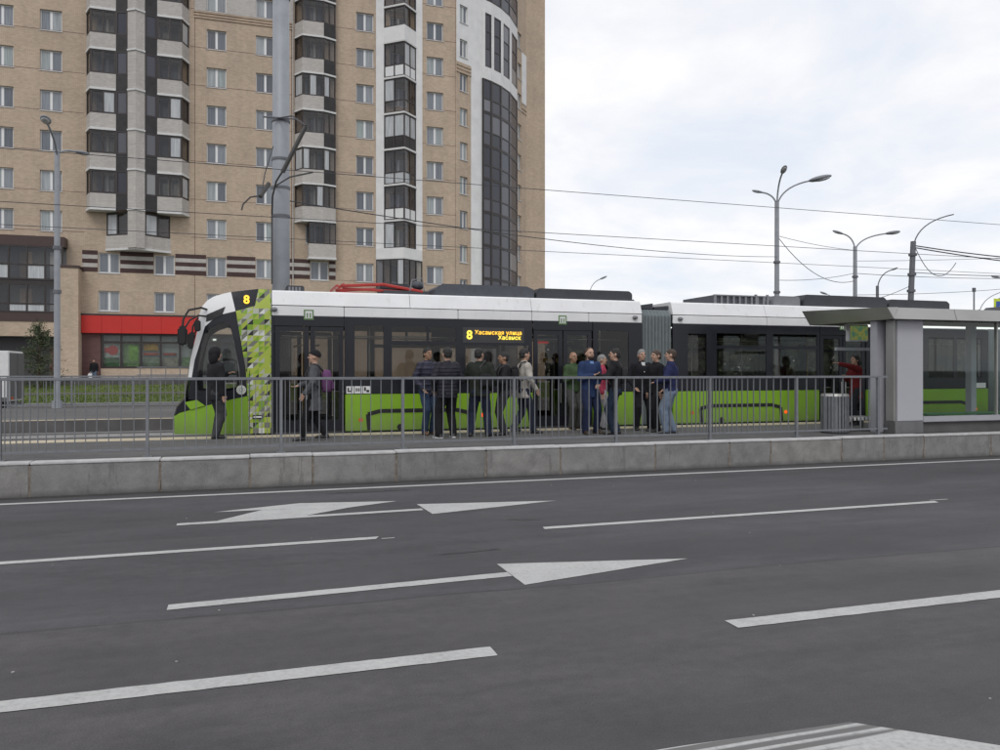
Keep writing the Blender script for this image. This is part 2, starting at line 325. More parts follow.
# ------------------------------------------------------------------ mesh helpers
ORG = {}
class MB:
    def __init__(s): s.v = []; s.f = []; s.mi = []; s.cur = 0
    def add(s, vs_, fs_):
        b = len(s.v); s.v += [tuple(p) for p in vs_]
        for f in fs_: s.f.append(tuple(b+i for i in f)); s.mi.append(s.cur)
        return s
    def box(s, x0, y0, z0, x1, y1, z1):
        x0, x1 = min(x0, x1), max(x0, x1); y0, y1 = min(y0, y1), max(y0, y1); z0, z1 = min(z0, z1), max(z0, z1)
        return s.add([(x0, y0, z0), (x1, y0, z0), (x1, y1, z0), (x0, y1, z0), (x0, y0, z1), (x1, y0, z1), (x1, y1, z1), (x0, y1, z1)],
                     [(0, 3, 2, 1), (4, 5, 6, 7), (0, 1, 5, 4), (1, 2, 6, 5), (2, 3, 7, 6), (3, 0, 4, 7)])
    def quad(s, a, b, c, d): return s.add([a, b, c, d], [(0, 1, 2, 3)])
    def prism(s, poly, z0, z1):                       # poly of (x,y)
        n = len(poly)
        return s.add([(x, y, z0) for x, y in poly]+[(x, y, z1) for x, y in poly],
                     [tuple(range(n))[::-1], tuple(range(n, 2*n))]+[(i, (i+1) % n, n+(i+1) % n, n+i) for i in range(n)])
    def prismx(s, poly, x0, x1):                      # poly of (y,z)
        n = len(poly)
        return s.add([(x0, y, z) for y, z in poly]+[(x1, y, z) for y, z in poly],
                     [tuple(range(n))[::-1], tuple(range(n, 2*n))]+[(i, (i+1) % n, n+(i+1) % n, n+i) for i in range(n)])
    def prismy(s, poly, y0, y1):                      # poly of (x,z)
        n = len(poly)
        return s.add([(x, y0, z) for x, z in poly]+[(x, y1, z) for x, z in poly],
                     [tuple(range(n)), tuple(range(n, 2*n))[::-1]]+[(i, n+i, n+(i+1) % n, (i+1) % n) for i in range(n)])
    def wallbox(s, p0, p1, z0, z1, t0, t1):           # footprint along p0->p1, offset by the left normal*(-1) = outward for left-to-right runs
        d = Vector((p1[0]-p0[0], p1[1]-p0[1])).normalized(); nrm = Vector((d.y, -d.x))
        a = Vector(p0)+nrm*t0; b = Vector(p1)+nrm*t0; c = Vector(p1)+nrm*t1; e_ = Vector(p0)+nrm*t1
        return s.prism([tuple(e_), tuple(c), tuple(b), tuple(a)], z0, z1)
    def tube(s, pts, r, n=8, caps=True):
        pts = [Vector(p) for p in pts]; rs = r if isinstance(r, (list, tuple)) else [r]*len(pts)
        rings = []; up = None
        for i, p in enumerate(pts):
            t = (pts[min(i+1, len(pts)-1)]-pts[max(i-1, 0)]).normalized()
            if up is None:
                up = Vector((0, 0, 1)) if abs(t.z) < .9 else Vector((1, 0, 0))
            u = (up-t*up.dot(t)).normalized(); v = t.cross(u); up = u
            rings.append([p+(u*math.cos(2*math.pi*k_/n)+v*math.sin(2*math.pi*k_/n))*rs[i] for k_ in range(n)])
        return s.rings(rings, caps)
    def rings(s, rings, caps=True):
        n = len(rings[0]); vs_ = [p for r_ in rings for p in r_]; fs_ = []
        for i in range(len(rings)-1):
            for k_ in range(n):
                fs_.append((i*n+k_, i*n+(k_+1) % n, (i+1)*n+(k_+1) % n, (i+1)*n+k_))
        if caps: fs_ += [tuple(range(n))[::-1], tuple(range((len(rings)-1)*n, len(rings)*n))]
        return s.add(vs_, fs_)
    def ell(s, c, r, n=12, m=8, rot=None):
        c = Vector(c); rg = []
        for i in range(1, m):
            a = math.pi*i/m; ring = []
            for k_ in range(n):
                b = 2*math.pi*k_/n
                p = Vector((r[0]*math.sin(a)*math.cos(b), r[1]*math.sin(a)*math.sin(b), -r[2]*math.cos(a)))
                if rot: p = rot @ p
                ring.append(c+p)
            rg.append(ring)
        return s.rings(rg)
    def cone(s, a, ra, b, rb, n=10):                  # capsule with round ends
        a = Vector(a); b = Vector(b); t = (b-a); L = t.length or 1e-4; t = t/L
        up = Vector((0, 0, 1)) if abs(t.z) < .9 else Vector((1, 0, 0))
        u = (up-t*up.dot(t)).normalized(); v = t.cross(u); rg = []
        def ring(c, r_): rg.append([c+(u*math.cos(2*math.pi*k_/n)+v*math.sin(2*math.pi*k_/n))*r_ for k_ in range(n)])
        for q in (-.95, -.7, -.35): ring(a+t*(q*ra), ra*math.sqrt(max(1e-3, 1-q*q)))
        ring(a, ra); ring(b, rb)
        for q in (.35, .7, .95): ring(b+t*(q*rb), rb*math.sqrt(max(1e-3, 1-q*q)))
        return s.rings(rg)
    def build(s, name, mat, parent=None, smooth=False, bevel=0, local=False):
        off = Vector((0, 0, 0)) if (parent is None or local) else ORG.get(parent.name, Vector((0, 0, 0)))
        me = bpy.data.meshes.new(name)
        me.from_pydata([tuple(Vector(p)-off) for p in s.v], [], s.f)
        mats = mat if isinstance(mat, list) else [mat]
        for m_ in mats: me.materials.append(m_)
        if len(mats) > 1: me.polygons.foreach_set('material_index', s.mi)
        if smooth: me.polygons.foreach_set('use_smooth', [True]*len(me.polygons))
        bm = bmesh.new(); bm.from_mesh(me); bmesh.ops.recalc_face_normals(bm, faces=bm.faces)
        if bevel:
            bmesh.ops.bevel(bm, geom=[e_ for e_ in bm.edges if len(e_.link_faces) == 2 and e_.calc_face_angle(0) > .5], offset=bevel, segments=2, affect='EDGES', clamp_overlap=True)
        bm.to_mesh(me); bm.free()
        o = bpy.data.objects.new(name, me); COL.objects.link(o)
        if parent is not None: o.parent = parent; ORG[o.name] = off
        return o
def tag(o, label=None, cat=None, group=None, kind=None):
    if label: o['label'] = label
    if cat: o['category'] = cat
    if group: o['group'] = group
    if kind: o['kind'] = kind
    return o
def thing(name, label, cat, loc=(0, 0, 0), group=None, rz=0):
    o = bpy.data.objects.new(name, None); COL.objects.link(o); o.location = loc; o.rotation_euler = (0, 0, rz)
    o.empty_display_size = .2; ORG[o.name] = Vector(loc)
    return tag(o, label, cat, group)
def struct(name, mb, mat, **kw):
    return tag(mb.build(name, mat, **kw), kind='structure')
def inst(src, parent, loc=None, rz=None):
    o = src.copy(); COL.objects.link(o); o.parent = parent
    if loc is not None: o.location = loc
    if rz is not None: o.rotation_euler = (0, 0, rz)
    return o
def panel_holes(mb, x0, x1, z0, z1, holes, yf, yb):
    xs = sorted({x0, x1, *[h[0] for h in holes], *[h[1] for h in holes]}); zs = sorted({z0, z1, *[h[2] for h in holes], *[h[3] for h in holes]})
    xs = [x for x in xs if x0-1e-6 <= x <= x1+1e-6]; zs = [z for z in zs if z0-1e-6 <= z <= z1+1e-6]
    def inh(x, z): return any(h[0] < x < h[1] and h[2] < z < h[3] for h in holes)
    solid = {}
    for i in range(len(xs)-1):
        for j in range(len(zs)-1): solid[i, j] = not inh((xs[i]+xs[i+1])/2, (zs[j]+zs[j+1])/2)
    idx = {}
    def V(i, j, y):
        k_ = (i, j, y)
        if k_ not in idx: idx[k_] = len(mb.v); mb.v.append((xs[i], y, zs[j]))
        return idx[k_]
    def F(*q): mb.f.append(q); mb.mi.append(mb.cur)
    for (i, j), sld in solid.items():
        if not sld: continue
        F(V(i, j, yf), V(i+1, j, yf), V(i+1, j+1, yf), V(i, j+1, yf)); F(V(i, j, yb), V(i, j+1, yb), V(i+1, j+1, yb), V(i+1, j, yb))
        for di, dj, a, b in ((-1, 0, (i, j), (i, j+1)), (1, 0, (i+1, j), (i+1, j+1)), (0, -1, (i, j), (i+1, j)), (0, 1, (i, j+1), (i+1, j+1))):
            if not solid.get((i+di, j+dj), False): F(V(*a, yf), V(*b, yf), V(*b, yb), V(*a, yb))
    return mb
def text_mesh(name, body, size, mat, parent, loc, align='LEFT', ext=.004, rz=0, weight=0.0):
    cu = bpy.data.curves.new(name, 'FONT'); cu.body = body; cu.size = size; cu.align_x = align; cu.extrude = ext; cu.offset = weight; cu.space_character = 1.06
    to = bpy.data.objects.new(name+'_tmp', cu); COL.objects.link(to)
    dg = bpy.context.evaluated_depsgraph_get(); me = bpy.data.meshes.new_from_object(to.evaluated_get(dg))
    bpy.data.objects.remove(to); bpy.data.curves.remove(cu)
    me.transform(Matrix.Translation(Vector(loc)-ORG.get(parent.name, Vector())) @ Matrix.Rotation(rz, 4, 'Z') @ Matrix.Rotation(R(90), 4, 'X'))
    me.materials.clear(); me.materials.append(mat)
    o = bpy.data.objects.new(name, me); COL.objects.link(o); o.parent = parent; ORG[o.name] = ORG.get(parent.name, Vector())
    return o

# ================================================================== SETTING
def sheet(name, x0, y0, x1, y1, z, mat, z2=None):
    mb = MB(); zb = z if z2 is None else z2
    nx = max(1, int((x1-x0)/40)); xs = [x0+(x1-x0)*i/nx for i in range(nx+1)]
    for a, b in zip(xs, xs[1:]): mb.quad((a, y0, z), (b, y0, z), (b, y1, zb), (a, y1, zb))
    return struct(name, mb, mat)
sheet('ground', -1500, -1500, 1500, 1500, -.02, M['asphalt_far'])
sheet('road', -120, -6, 160, 12.72, 0, M['asphalt'])
rmk = random.Random(12)
# road markings, 4 mm above the road
def mark(name, polys, z=.004):
    mb = MB()
    for p in polys:
        q = []
        for a, b in zip(p, p[1:]+p[:1]):                # ragged edges: a vertex about every 7 cm, a few millimetres off the line
            n_ = max(1, min(90, int(math.hypot(b[0]-a[0], b[1]-a[1])/.07)))
            for i in range(n_):
                t_ = i/n_; j = .0 if i == 0 else .002
                q.append((a[0]+(b[0]-a[0])*t_+rmk.gauss(0, j), a[1]+(b[1]-a[1])*t_+rmk.gauss(0, j)))
        mb.add([(x, y, z) for x, y in q], [tuple(range(len(q)))])
    return struct(name, mb, M['paint'])
def line(x0, x1, y, wd=.13): return [(x0, y-wd/2), (x1, y-wd/2), (x1, y+wd/2), (x0, y+wd/2)]
mark('edge_line', [line(-90, 140, 12.12, .13)])
for a, b in ((-2.75, 1.3), (3.2, 8.95), (13.2, 18.9), (-12.6, -6.9), (23, 28.7)):
    mark('lane_line', [[(a, 8.36), (b, 8.42), (b+.05, 8.54), (a+.02, 8.48)]])
mark('lane_line', [line(8.98, 9.3, 8.6, .03)]); mark('lane_line', [line(1.36, 1.5, 8.42, .03)])
for a, b in ((-4.3, 1.5), (3.26, 9.0), (13.0, 18.8), (-14, -8.3)):
    mark('lane_line', [line(a, b, 4.83, .165)])
mark('direction_arrow', [[(-.79, 9.85), (2.15, 9.97), (2.15, 10.1), (-.79, 9.98)], [(2.16, 10.44), (2.2, 9.67), (4.05, 10.14)],
                         [(-.36, 9.992), (.68, 10.035), (1.24, 10.44), (.17, 10.61)], [(-.42, 10.63), (.172, 10.614), (1.242, 10.444), (1.95, 10.77), (.67, 11.0)]])
mark('direction_arrow', [[(-.58, 6.40), (2.2, 6.54), (2.2, 6.68), (-.58, 6.54)], [(2.201, 6.99), (2.21, 6.24), (4.0, 6.64)]])
# worn block of the crossing in front of the camera: scraped lengthways at its far edge
t = NT('scraped_paint'); v = t.geo(); sx = t.n('ShaderNodeSeparateXYZ'); t.l(v, sx.inputs[0])
st = t.noise(t.map(v, (.5, 26, 1), (0, 0, R(-1))), 1.0, 3, .6); mr = t.n('ShaderNodeMapRange'); t.l(t.math('ADD', sx.outputs[1], t.math('MULTIPLY', sx.outputs[0], -.12)), mr.inputs[0]); mr.inputs[1].default_value = 2.60; mr.inputs[2].default_value = 2.85
wv = t.math('MULTIPLY', t.math('ADD', t.math('SINE', t.math('MULTIPLY', sx.outputs[1], 88.0)), 1.0), .5)
k_ = t.math('MULTIPLY', t.math('ADD', t.math('MULTIPLY', st, .9), t.math('MULTIPLY', wv, .42)), mr.outputs[0])
fine_ = t.ramp(t.noise(v, 26, 5, .75), [(.3, (.30, .298, .29)), (.45, (.42, .418, .41)), (.68, (.49, .488, .475))])
M['scraped'] = t.pbr(t.mix(t.ramp(k_, [(.50, (0, 0, 0)), (.66, (1, 1, 1))]), fine_, (.14, .137, .135)), .75)
struct('crossing_block', MB().add([(1.3, 2.3, .004), (4.4, 2.3, .004), (3.45, 2.86, .004), (2.93, 3.30, .004), (2.0, 3.335, .004), (1.3, 3.34, .004)], [(0, 1, 2, 3, 4, 5)]), M['scraped'])
M['stain'] = plain('oil_stain', (.035, .034, .036), .55, var=.3, scale=9)
for cx, cy, rx, ry, sl_ in ((1.75, 11.75, .55, .07, .0), (3.15, 8.98, .16, .035, -.35), (2.1, 7.55, .3, .03, .1)):
    pts = []
    for i in range(26):
        a = 2*math.pi*i/26; q = 1+rmk.gauss(0, .18); x_, y_ = rx*q*math.cos(a), ry*q*math.sin(a); pts.append((cx+x_, cy+y_+x_*sl_, .0025))
    struct('road_stain', MB().add(pts, [tuple(range(26))]), M['stain'])
# grit on the road
rnd = random.Random(3); mb = MB()
for i in range(45):
    x = rnd.uniform(-6, 12); y = rnd.uniform(3.2, 12.4); r = rnd.uniform(.005, .012)
    mb.ell((x, y, r*.4), (r, r*rnd.uniform(.6, 1.4), r*.6), 5, 3)
tag(mb.build('grit', M['concrete']), 'scattered specks of pale grit lying on the dark road', 'grit', kind='stuff')

gd = NT('gutter_dirt'); v = gd.geo(); f_ = gd.noise(gd.map(v, (.6, 3, 1)), 5, 6, .7)
M['gutter'] = gd.pbr(gd.ramp(f_, [(.35, (.028, .027, .026)), (.55, (.055, .052, .049)), (.75, (.11, .10, .09))]), .9, 0, gd.bump(gd.noise(v, 90, 3), .6, .01))
mb = MB(); xs = [-60+.4*i for i in range(301)]; ed = [12.52+.06*mnoise.noise(Vector((x*.9, 0, 0)))+.03*mnoise.noise(Vector((x*4, 1, 0))) for x in xs]
for (a, ya), (b, yb) in zip(zip(xs, ed), list(zip(xs, ed))[1:]): mb.quad((a, ya, .002), (b, yb, .002), (b, 12.72, .003), (a, 12.72, .003))
struct('gutter', mb, M['gutter'])
# near platform with granite kerb
mb = MB(); mb.box(-60, 12.98, 0, 60, 16.93, .47)
plat = struct('platform', mb, M['platform_asphalt'])
joints = [-2.95, -1.24, .03, .97, 2.29, 3.81, 5.15, 6.99, 8.54, 9.44, 11.08, 12.1, 13.11, 14.9]
while joints[-1] < 36: joints.append(joints[-1]+rnd.choice((1.2, 1.5, 1.7)))
while joints[0] > -20: joints.insert(0, joints[0]-rnd.choice((1.3, 1.5, 1.75)))
for a, b in zip(joints, joints[1:]):
    dy = rnd.uniform(-.003, .003); dz = rnd.uniform(-.006, .006)
    MB().box(a+.006, 12.70+dy, -.05, b-.006, 12.965, .452+dz).build('kerb_block', M['granite'], plat, bevel=.012)
    MB().box(a+.004, 12.695+dy, .453+dz, b-.004, 12.975, .487+dz).build('kerb_shine_strip', M['kerb_shine'], plat, bevel=.008)  # added pale strip: its colour stands in for skylight on the granite top
for a in joints:
    for q in range(rnd.choice((0, 1, 1))): MB().box(a-.03+.012*rnd.random()+.014*q, 12.688, .0+.12*q+.05*rnd.random(), a-.008+.03*rnd.random()+.012*q, 12.72, .17+.12*q+.04*rnd.random()).build('mortar_smear', M['mortar'], plat)
MB().box(joints[0], 12.7065, -.05, joints[-1], 12.95, .44).build('joint_mortar', M['mortar'], plat)
MB().box(-60, 16.3, .4, 60, 16.84, .475).build('tactile_strip', M['tactile'], plat)
MB().box(-60, 16.842, .4, 60, 16.95, .473).build('edge_stone', M['concrete'], plat)
sheet('track_bed', -80, 16.9, 100, 23.6, .15, M['track_slab'])
for y in (17.5, 19.0, 21.15, 22.65): struct('rail', MB().box(-80, y-.035, .15, 100, y+.035, .185), M['rail'])
fp = struct('far_platform', MB().box(-80, 23.5, 0, 60, 31.9, .47), M['concrete_dark'])
MB().box(-80, 23.505, .4, 60, 23.75, .476).build('tactile_strip', M['tactile'], fp)
MB().box(-80, 23.752, .4, 60, 31.8, .474).build('paving', M['platform_asphalt'], fp)
sheet('far_road', -150, 31.9, 160, 44.6, .0, M['asphalt_far'])
struct('far_kerb', MB().box(-150, 44.6, -.1, 160, 44.85, .14), M['concrete'])
sheet('grass_verge', -150, 44.85, 160, 52, .1, M['grass'], .36)
sheet('footpath', -150, 52, 160, 54.2, .365, M['concrete_dark'], .42)
sheet('grass_bank', -150, 54.2, 160, 58, .40, M['grass'], .85)
struct('terrace', MB().box(-60, 58, 0, 45, 66, .85), M['concrete'])
rnd = random.Random(5); mb = MB()
for i in range(9000):
    x = rnd.uniform(-20, 1); y = 44.9+7*rnd.random() if i % 3 else 54.3+3.6*rnd.random()
    z = (.1+(y-44.85)/7.15*.26) if y < 53 else (.40+(y-54.2)/3.8*.45)
    h = rnd.uniform(.04, .13); a = rnd.uniform(0, 6.3); wd = .035
    mb.add([(x-wd*math.cos(a), y-wd*math.sin(a), z-.01), (x+wd*math.cos(a), y+wd*math.sin(a), z-.01), (x+rnd.uniform(-.05, .05), y+rnd.uniform(-.05, .05), z+h)], [(0, 1, 2)])
tag(mb.build('grass_blades', M['grass']), 'short green grass growing on the verge beyond the far road', 'grass', kind='stuff')

rw = random.Random(21); mb = MB()
for i in range(15000):
    x = rw.uniform(34, 180); y = 120+rw.uniform(-5, 5); top = 8.3+.9*math.sin(x*.31)+.6*math.sin(x*.83+1); z = top*rw.random()**.75
    u = Vector((rw.gauss(0, 1), rw.gauss(0, .5), rw.gauss(0, 1))).normalized()*rw.uniform(.5, .9); v = Vector((rw.gauss(0, 1), rw.gauss(0, .5), rw.gauss(0, 1))).normalized()*.6; c_ = Vector((x, y, z))
    mb.add([c_-u, c_+v, c_+u, c_-v], [(0, 1, 2, 3)])
tag(mb.build('far_wood', M['leaf']), 'distant low green wood behind the tram', 'wood', kind='stuff')

# ================================================================== APARTMENT BUILDING
BY = 65.0; HTOP = 40.0
bld = thing('apartment_building', 'tall tan brick apartment block with white bays, glazed balconies and a red shop front', 'building', (4, BY, 0))
ROWS = [7.72, 10.56, 13.49, 16.42, 19.35, 22.28, 25.21, 28.14, 31.07, 34.0, 36.93]
WW, WH = 1.43, 1.5
wins = []
for x0, rows in ((-22.0, ROWS[2:]), (-17.55, ROWS[2:]), (-14.43, ROWS[2:]), (-10.58, ROWS[:2]), (-6.76, ROWS[:2]), (-3.03, ROWS[:]), (.6, ROWS[:]),
                 (8.42, ROWS[:]), (14.29, ROWS[:]), (4.78, ROWS[:2]), (-10.7, ROWS[3:]), (-6.45, ROWS[3:]), (4.4, ROWS[2:]), (11.2, ROWS[1:])):
    for t_ in rows: wins.append((x0, x0+WW, t_-WH, t_))
mb = MB()
panel_holes(mb, -26, 16.86, 4.6, HTOP, wins, BY, BY+.4)
panel_holes(mb, 3.3, 16.86, 0, 4.6, [], BY, BY+.4)
mb.build('facade_wall', M['brick'], bld)
# one window, then shared-mesh copies
def wmesh(ww, wh):
    f = MB(); t_ = .075
    f.box(0, 0, 0, t_, .07, wh); f.box(ww-t_, 0, 0, ww, .07, wh); f.box(t_, .002, wh-t_, ww-t_, .07, wh); f.box(t_, .002, 0, ww-t_, .07, t_)
    if ww > 1.2: f.box(ww/2-.085, -.004, t_, ww/2+.085, .066, wh-t_); cells = [(t_, ww/2-.085), (ww/2+.085, ww-t_)]
    else: f.box(ww*.55-.05, -.004, t_, ww*.55+.05, .066, wh-t_); cells = [(t_, ww*.55-.05), (ww*.55+.05, ww-t_)]
    fo = f.build('window', M['white_frame'], None)
    s_ = MB().box(-.05, -.22, -.06, ww+.05, .02, .0).build('window_sill', M['sill'], fo)
    ps = [MB().box(a, .03, t_, b, .042, wh-t_).build('window_pane', M['pane'], fo) for a, b in cells]
    return fo, [s_]+ps
wproto, wkids = wmesh(WW, WH)
nproto, nkids = wmesh(.92, WH)
def put_window(proto, kids, loc, rz=0.0):
    o = proto.copy(); COL.objects.link(o); o.parent = bld; o.location = Vector(loc)-ORG[bld.name]; o.rotation_euler = (0, 0, rz)
    for c in kids:
        d = c.copy(); COL.objects.link(d); d.parent = o; d.location = (0, 0, 0)
    return o
for x0, x1, z0, z1 in wins: put_window(wproto, wkids, (x0, BY+.17, z0))
def glazing(p0, p1, z0, z1, cols, splits, parent, fm, pm, bar=.06, dep=.09, name='glazing_frame', pname='balcony_pane', t=0.0):
    L = (Vector(p1)-Vector(p0)).length; d = (Vector(p1)-Vector(p0))/L
    us = [L*i/cols for i in range(cols+1)] if isinstance(cols, int) else [L*c_ for c_ in cols]
    zs = [z0]+list(splits)+[z1]
    P = lambda u: tuple(Vector(p0)+d*u)
    f = MB()
    for i, u in enumerate(us):
        a, b = max(0, u-bar/2), min(L, u+bar/2)
        if i == 0: b = bar
        if i == len(us)-1: a = L-bar
        f.wallbox(P(a), P(b), z0, z1, t-.004, t+dep)
    for j, z in enumerate(zs):
        a, b = z-bar/2, z+bar/2
        if j == 0: a, b = z, z+bar
        if j == len(zs)-1: a, b = z-bar, z
        f.wallbox(P(.004), P(L-.004), a, b, t, t+dep-.006)
    fo = f.build(name, fm, parent)
    for u0, u1 in zip(us, us[1:]):
        for a, b in zip(zs, zs[1:]):
            MB().wallbox(P(u0+bar*.4), P(u1-bar*.4), a+bar*.4, b-bar*.4, t+.03, t+.042).build(pname, pm, fo)
    return fo
# --- bay 1: paired balconies either side of a prow-shaped pilaster
xc = -7.84
def bp(dx, dep): return (xc+dx, BY-dep)
def chain(pts, z0, z1, t0, t1, mb):
    for a, b in zip(pts, pts[1:]): mb.wallbox(a, b, z0, z1, t0, t1)
    return mb
mb = MB(); mb.prism([bp(-.58, 0), bp(-.58, 1.35), bp(0, 1.72), bp(.58, 1.35), bp(.58, 0)], 10.82, HTOP)
mb.build('pilaster', M['brick_pale'], bld)
Lp = [bp(-3.55, .0), bp(-3.12, 1.1), bp(-1.4, 1.1)]; Rp = [bp(1.4, 1.1), bp(3.12, 1.1), bp(3.55, 0)]
for k_ in range(9):
    zs = 13.62+2.93*k_
    for pts, inn in ((Lp, (bp(-1.4, 1.1), bp(-.58, 1.34))), (Rp, (bp(.58, 1.34), bp(1.4, 1.1)))):
        chain(pts, zs+.08, zs+1.14, -.12, 0, MB()).build('balcony_parapet', M['brick_pale'], bld)
        mb = chain(pts, zs-.08, zs+.08, -.1, .05, MB())
        mb.prism([pts[0], pts[1], pts[2], (pts[2][0], BY-.01), (pts[0][0], BY-.01)] if pts is Lp else [pts[0], pts[1], pts[2], (pts[2][0], BY-.01), (pts[0][0], BY-.01)], zs-.07, zs+.06)
        mb.build('balcony_slab', M['slab_white'], bld)
        for i, (a, b) in enumerate(zip(pts, pts[1:])):
            n_ = 2 if abs(a[0]-b[0]) > 1 else 1
            glazing(a, b, zs+1.15, zs+2.84, n_, [], bld, M['darkframe'], M['bpane'], bar=.125, t=-.1)
        mb = MB().wallbox(*inn, zs-.05, zs+1.1, -.06, .0); mb.build('balcony_panel', M['darkpanel'], bld)
        glazing(*inn, zs+1.11, zs+2.87, 1, [], bld, M['darkframe'], M['bowpane'], bar=.125, t=-.08)
    chain([bp(-.6, 1.37), bp(0, 1.75), bp(.6, 1.37)], zs-.06, zs+.06, -.02, .05, MB()).build('string_course', M['slab_white'], bld)
V0, V1, V2 = bp(-2.25, 0), bp(0, 1.5), bp(2.25, 0)
chain([V0, V1, V2], 10.85, 11.8, -.15, 0, MB()).build('balcony_parapet', M['brick_pale'], bld)
mb = chain([V0, V1, V2], 10.7, 10.85, -.12, .05, MB()); mb.prism([V0, V1, V2], 10.71, 10.83); mb.build('balcony_slab', M['slab_white'], bld)
def lerp(a, b, f): return (a[0]+(b[0]-a[0])*f, a[1]+(b[1]-a[1])*f)
glazing(V0, lerp(V0, V1, .75), 11.81, 13.5, 2, [], bld, M['darkframe'], M['bpane'], bar=.125, t=-.12)
glazing(lerp(V1, V2, .25), V2, 11.81, 13.5, 2, [], bld, M['darkframe'], M['bpane'], bar=.125, t=-.12)
# --- bay 2: single balconies
B2 = [(3.55, BY-.0), (4.1, BY-.95), (5.75, BY-.95)]; B2r = [(5.75, BY-.95), (6.72, BY-.55), (6.74, BY-.02)]
for k_ in range(-1, 9):
    zs = 13.62+2.93*k_; low = k_ == -1
    pts = B2 if not low else [(4.55, BY-.02), (4.6, BY-.95), (5.75, BY-.95)]
    rt = B2r if not low else [(5.75, BY-.95), (6.72, BY-.85), (6.74, BY-.02)]
    chain(pts, zs+.08, zs+1.14, -.12, 0, MB()).build('balcony_parapet', M['brick_pale'], bld)
    full = pts+rt[1:]
    mb = chain(full, zs-.06, zs+.075, -.1, .05, MB()); mb.prism(full, zs-.05, zs+.06); mb.build('balcony_slab', M['slab_white'], bld)
    glazing(pts[0], pts[1], zs+1.15, zs+2.86, 1, [], bld, M['darkframe'], M['bpane'], bar=.09, t=-.1)
    glazing(pts[1], pts[2], zs+1.15, zs+2.86, 3, [], bld, M['darkframe'], M['bpane'], bar=.08, t=-.1)
    mat = M['darkpanel'] if not low and k_ > 0 else M['brick_pale']
    chain(rt, zs+.08, zs+1.14, -.1, -.004, MB()).build('balcony_panel', mat, bld)
    glazing(rt[0], rt[1], zs+1.15, zs+2.86, 2, [], bld, M['darkframe'], M['bpane'], bar=.08, t=-.1)
# --- bay 3: white V-shaped glazed bay
P0, P1, P2 = (10.68, BY-.12), (12.15, BY-1.35), (13.36, BY-.12)
MB().box(10.02, BY-.12, 8.9, 10.68, BY+.0, HTOP).build('white_pier', M['bwhite'], bld)
MB().box(13.36, BY-.12, 8.9, 13.9, BY+.0, HTOP).build('white_pier', M['bwhite'], bld)
for k_ in range(0, 9):
    zs = 14.08+2.93*k_; white = k_ in (5,)
    mb = chain([P0, P1, P2], zs-.09, zs+.06, -.08, .06, MB()); mb.prism([P0, P1, P2], zs-.08, zs+.04); mb.build('balcony_slab', M['slab_white'], bld)
    if white:
        chain([P0, P1, P2], zs+.06, zs+1.25, -.1, .03, MB()).build('balcony_parapet', M['bwhite'], bld); sp = []; z_ = zs+1.26
    else: sp = [zs+1.02]; z_ = zs+.06
    for a, b in ((P0, P1), (P1, P2)): glazing(a, b, z_, zs+2.83, 2, sp, bld, M['darkframe'], M['bpane'], bar=.09, t=-.09)
    if not white:
        mm = M['swhite'] if k_ in (0, 4) else M['darkpanel']
        for a, b in ((P0, P1), (P1, P2)):
            if k_ in (0, 2, 4): MB().wallbox(lerp(a, b, .06), lerp(a, b, .47), zs+.16, zs+.96, -.05, -.02).wallbox(lerp(a, b, .54), lerp(a, b, .93), zs+.16, zs+.96, -.05, -.02).build('lower_panel', mm, bld)
Q0, Q1, Q2 = (10.02, BY-.13), (12.1, BY-1.45), (13.9, BY-.13)
for a, b in ((P0, P1), (P1, P2)): glazing(a, b, 11.82, 13.98, 2, [], bld, M['darkframe'], M['bpane'], bar=.09, t=-.09)
chain([Q0, Q1, Q2], 11.0, 11.8, -.12, 0, MB()).build('balcony_parapet', M['bwhite'], bld)
mb = MB(); mb.prism([Q0, Q1, Q2], 10.9, 11.0); mb.build('balcony_slab', M['slab_white'], bld)
glazing(Q0, Q1, 8.6, 10.9, 4, [], bld, M['darkframe'], M['bpane'], bar=.08, t=-.1)
glazing(Q1, Q2, 8.6, 10.9, 3, [], bld, M['darkframe'], M['bpane'], bar=.08, t=-.1)
chain([Q0, Q1, Q2], 0, 8.6, -.12, 0, MB()).build('bay_base', M['brick'], bld)
# --- right-hand facets and glazed bow
FP = [(16.86, 65), (18.39, 65.88), (19.59, 66.57), (20.52, 67.07), (21.67, 67.91), (22.9, 69.18), (24.38, 71.38), (26.1, 73.35), (28.24, 73.73)]
def facet(i, holes, mat, name='facet_wall', z0=0, z1=HTOP, kw=.0):
    a, b = Vector(FP[i]), Vector(FP[i+1]); L = (b-a).length; ang = math.atan2(b.y-a.y, b.x-a.x)
    mb = MB(); panel_holes(mb, kw, L, z0, z1, holes, 0, .35)
    mt = Matrix.Translation((a.x, a.y, 0)) @ Matrix.Rotation(ang, 4, 'Z')
    mb.v = [tuple(mt @ Vector(p)) for p in mb.v]; o = mb.build(name, mat, bld)
    for h in holes: put_window(nproto, nkids, mt @ Vector((h[0], .16, h[2])), ang)
    return o
NR = [9.6+2.93*k_ for k_ in range(10)]
hs = [(.42, 1.34, t_-WH, t_) for t_ in NR]
facet(0, [h for h in hs if h[3] < 28], M['brick'], z1=28.1)
facet(0, [h for h in hs if h[3] > 28.5], M['bwhite'], z0=28.1)
for z in (27.2, 27.5, 27.8): MB().wallbox(FP[0], FP[1], z, z+.12, 0, .06).build('cornice', M['brick'], bld)
facet(1, [], M['bwhite'], 'white_pier')
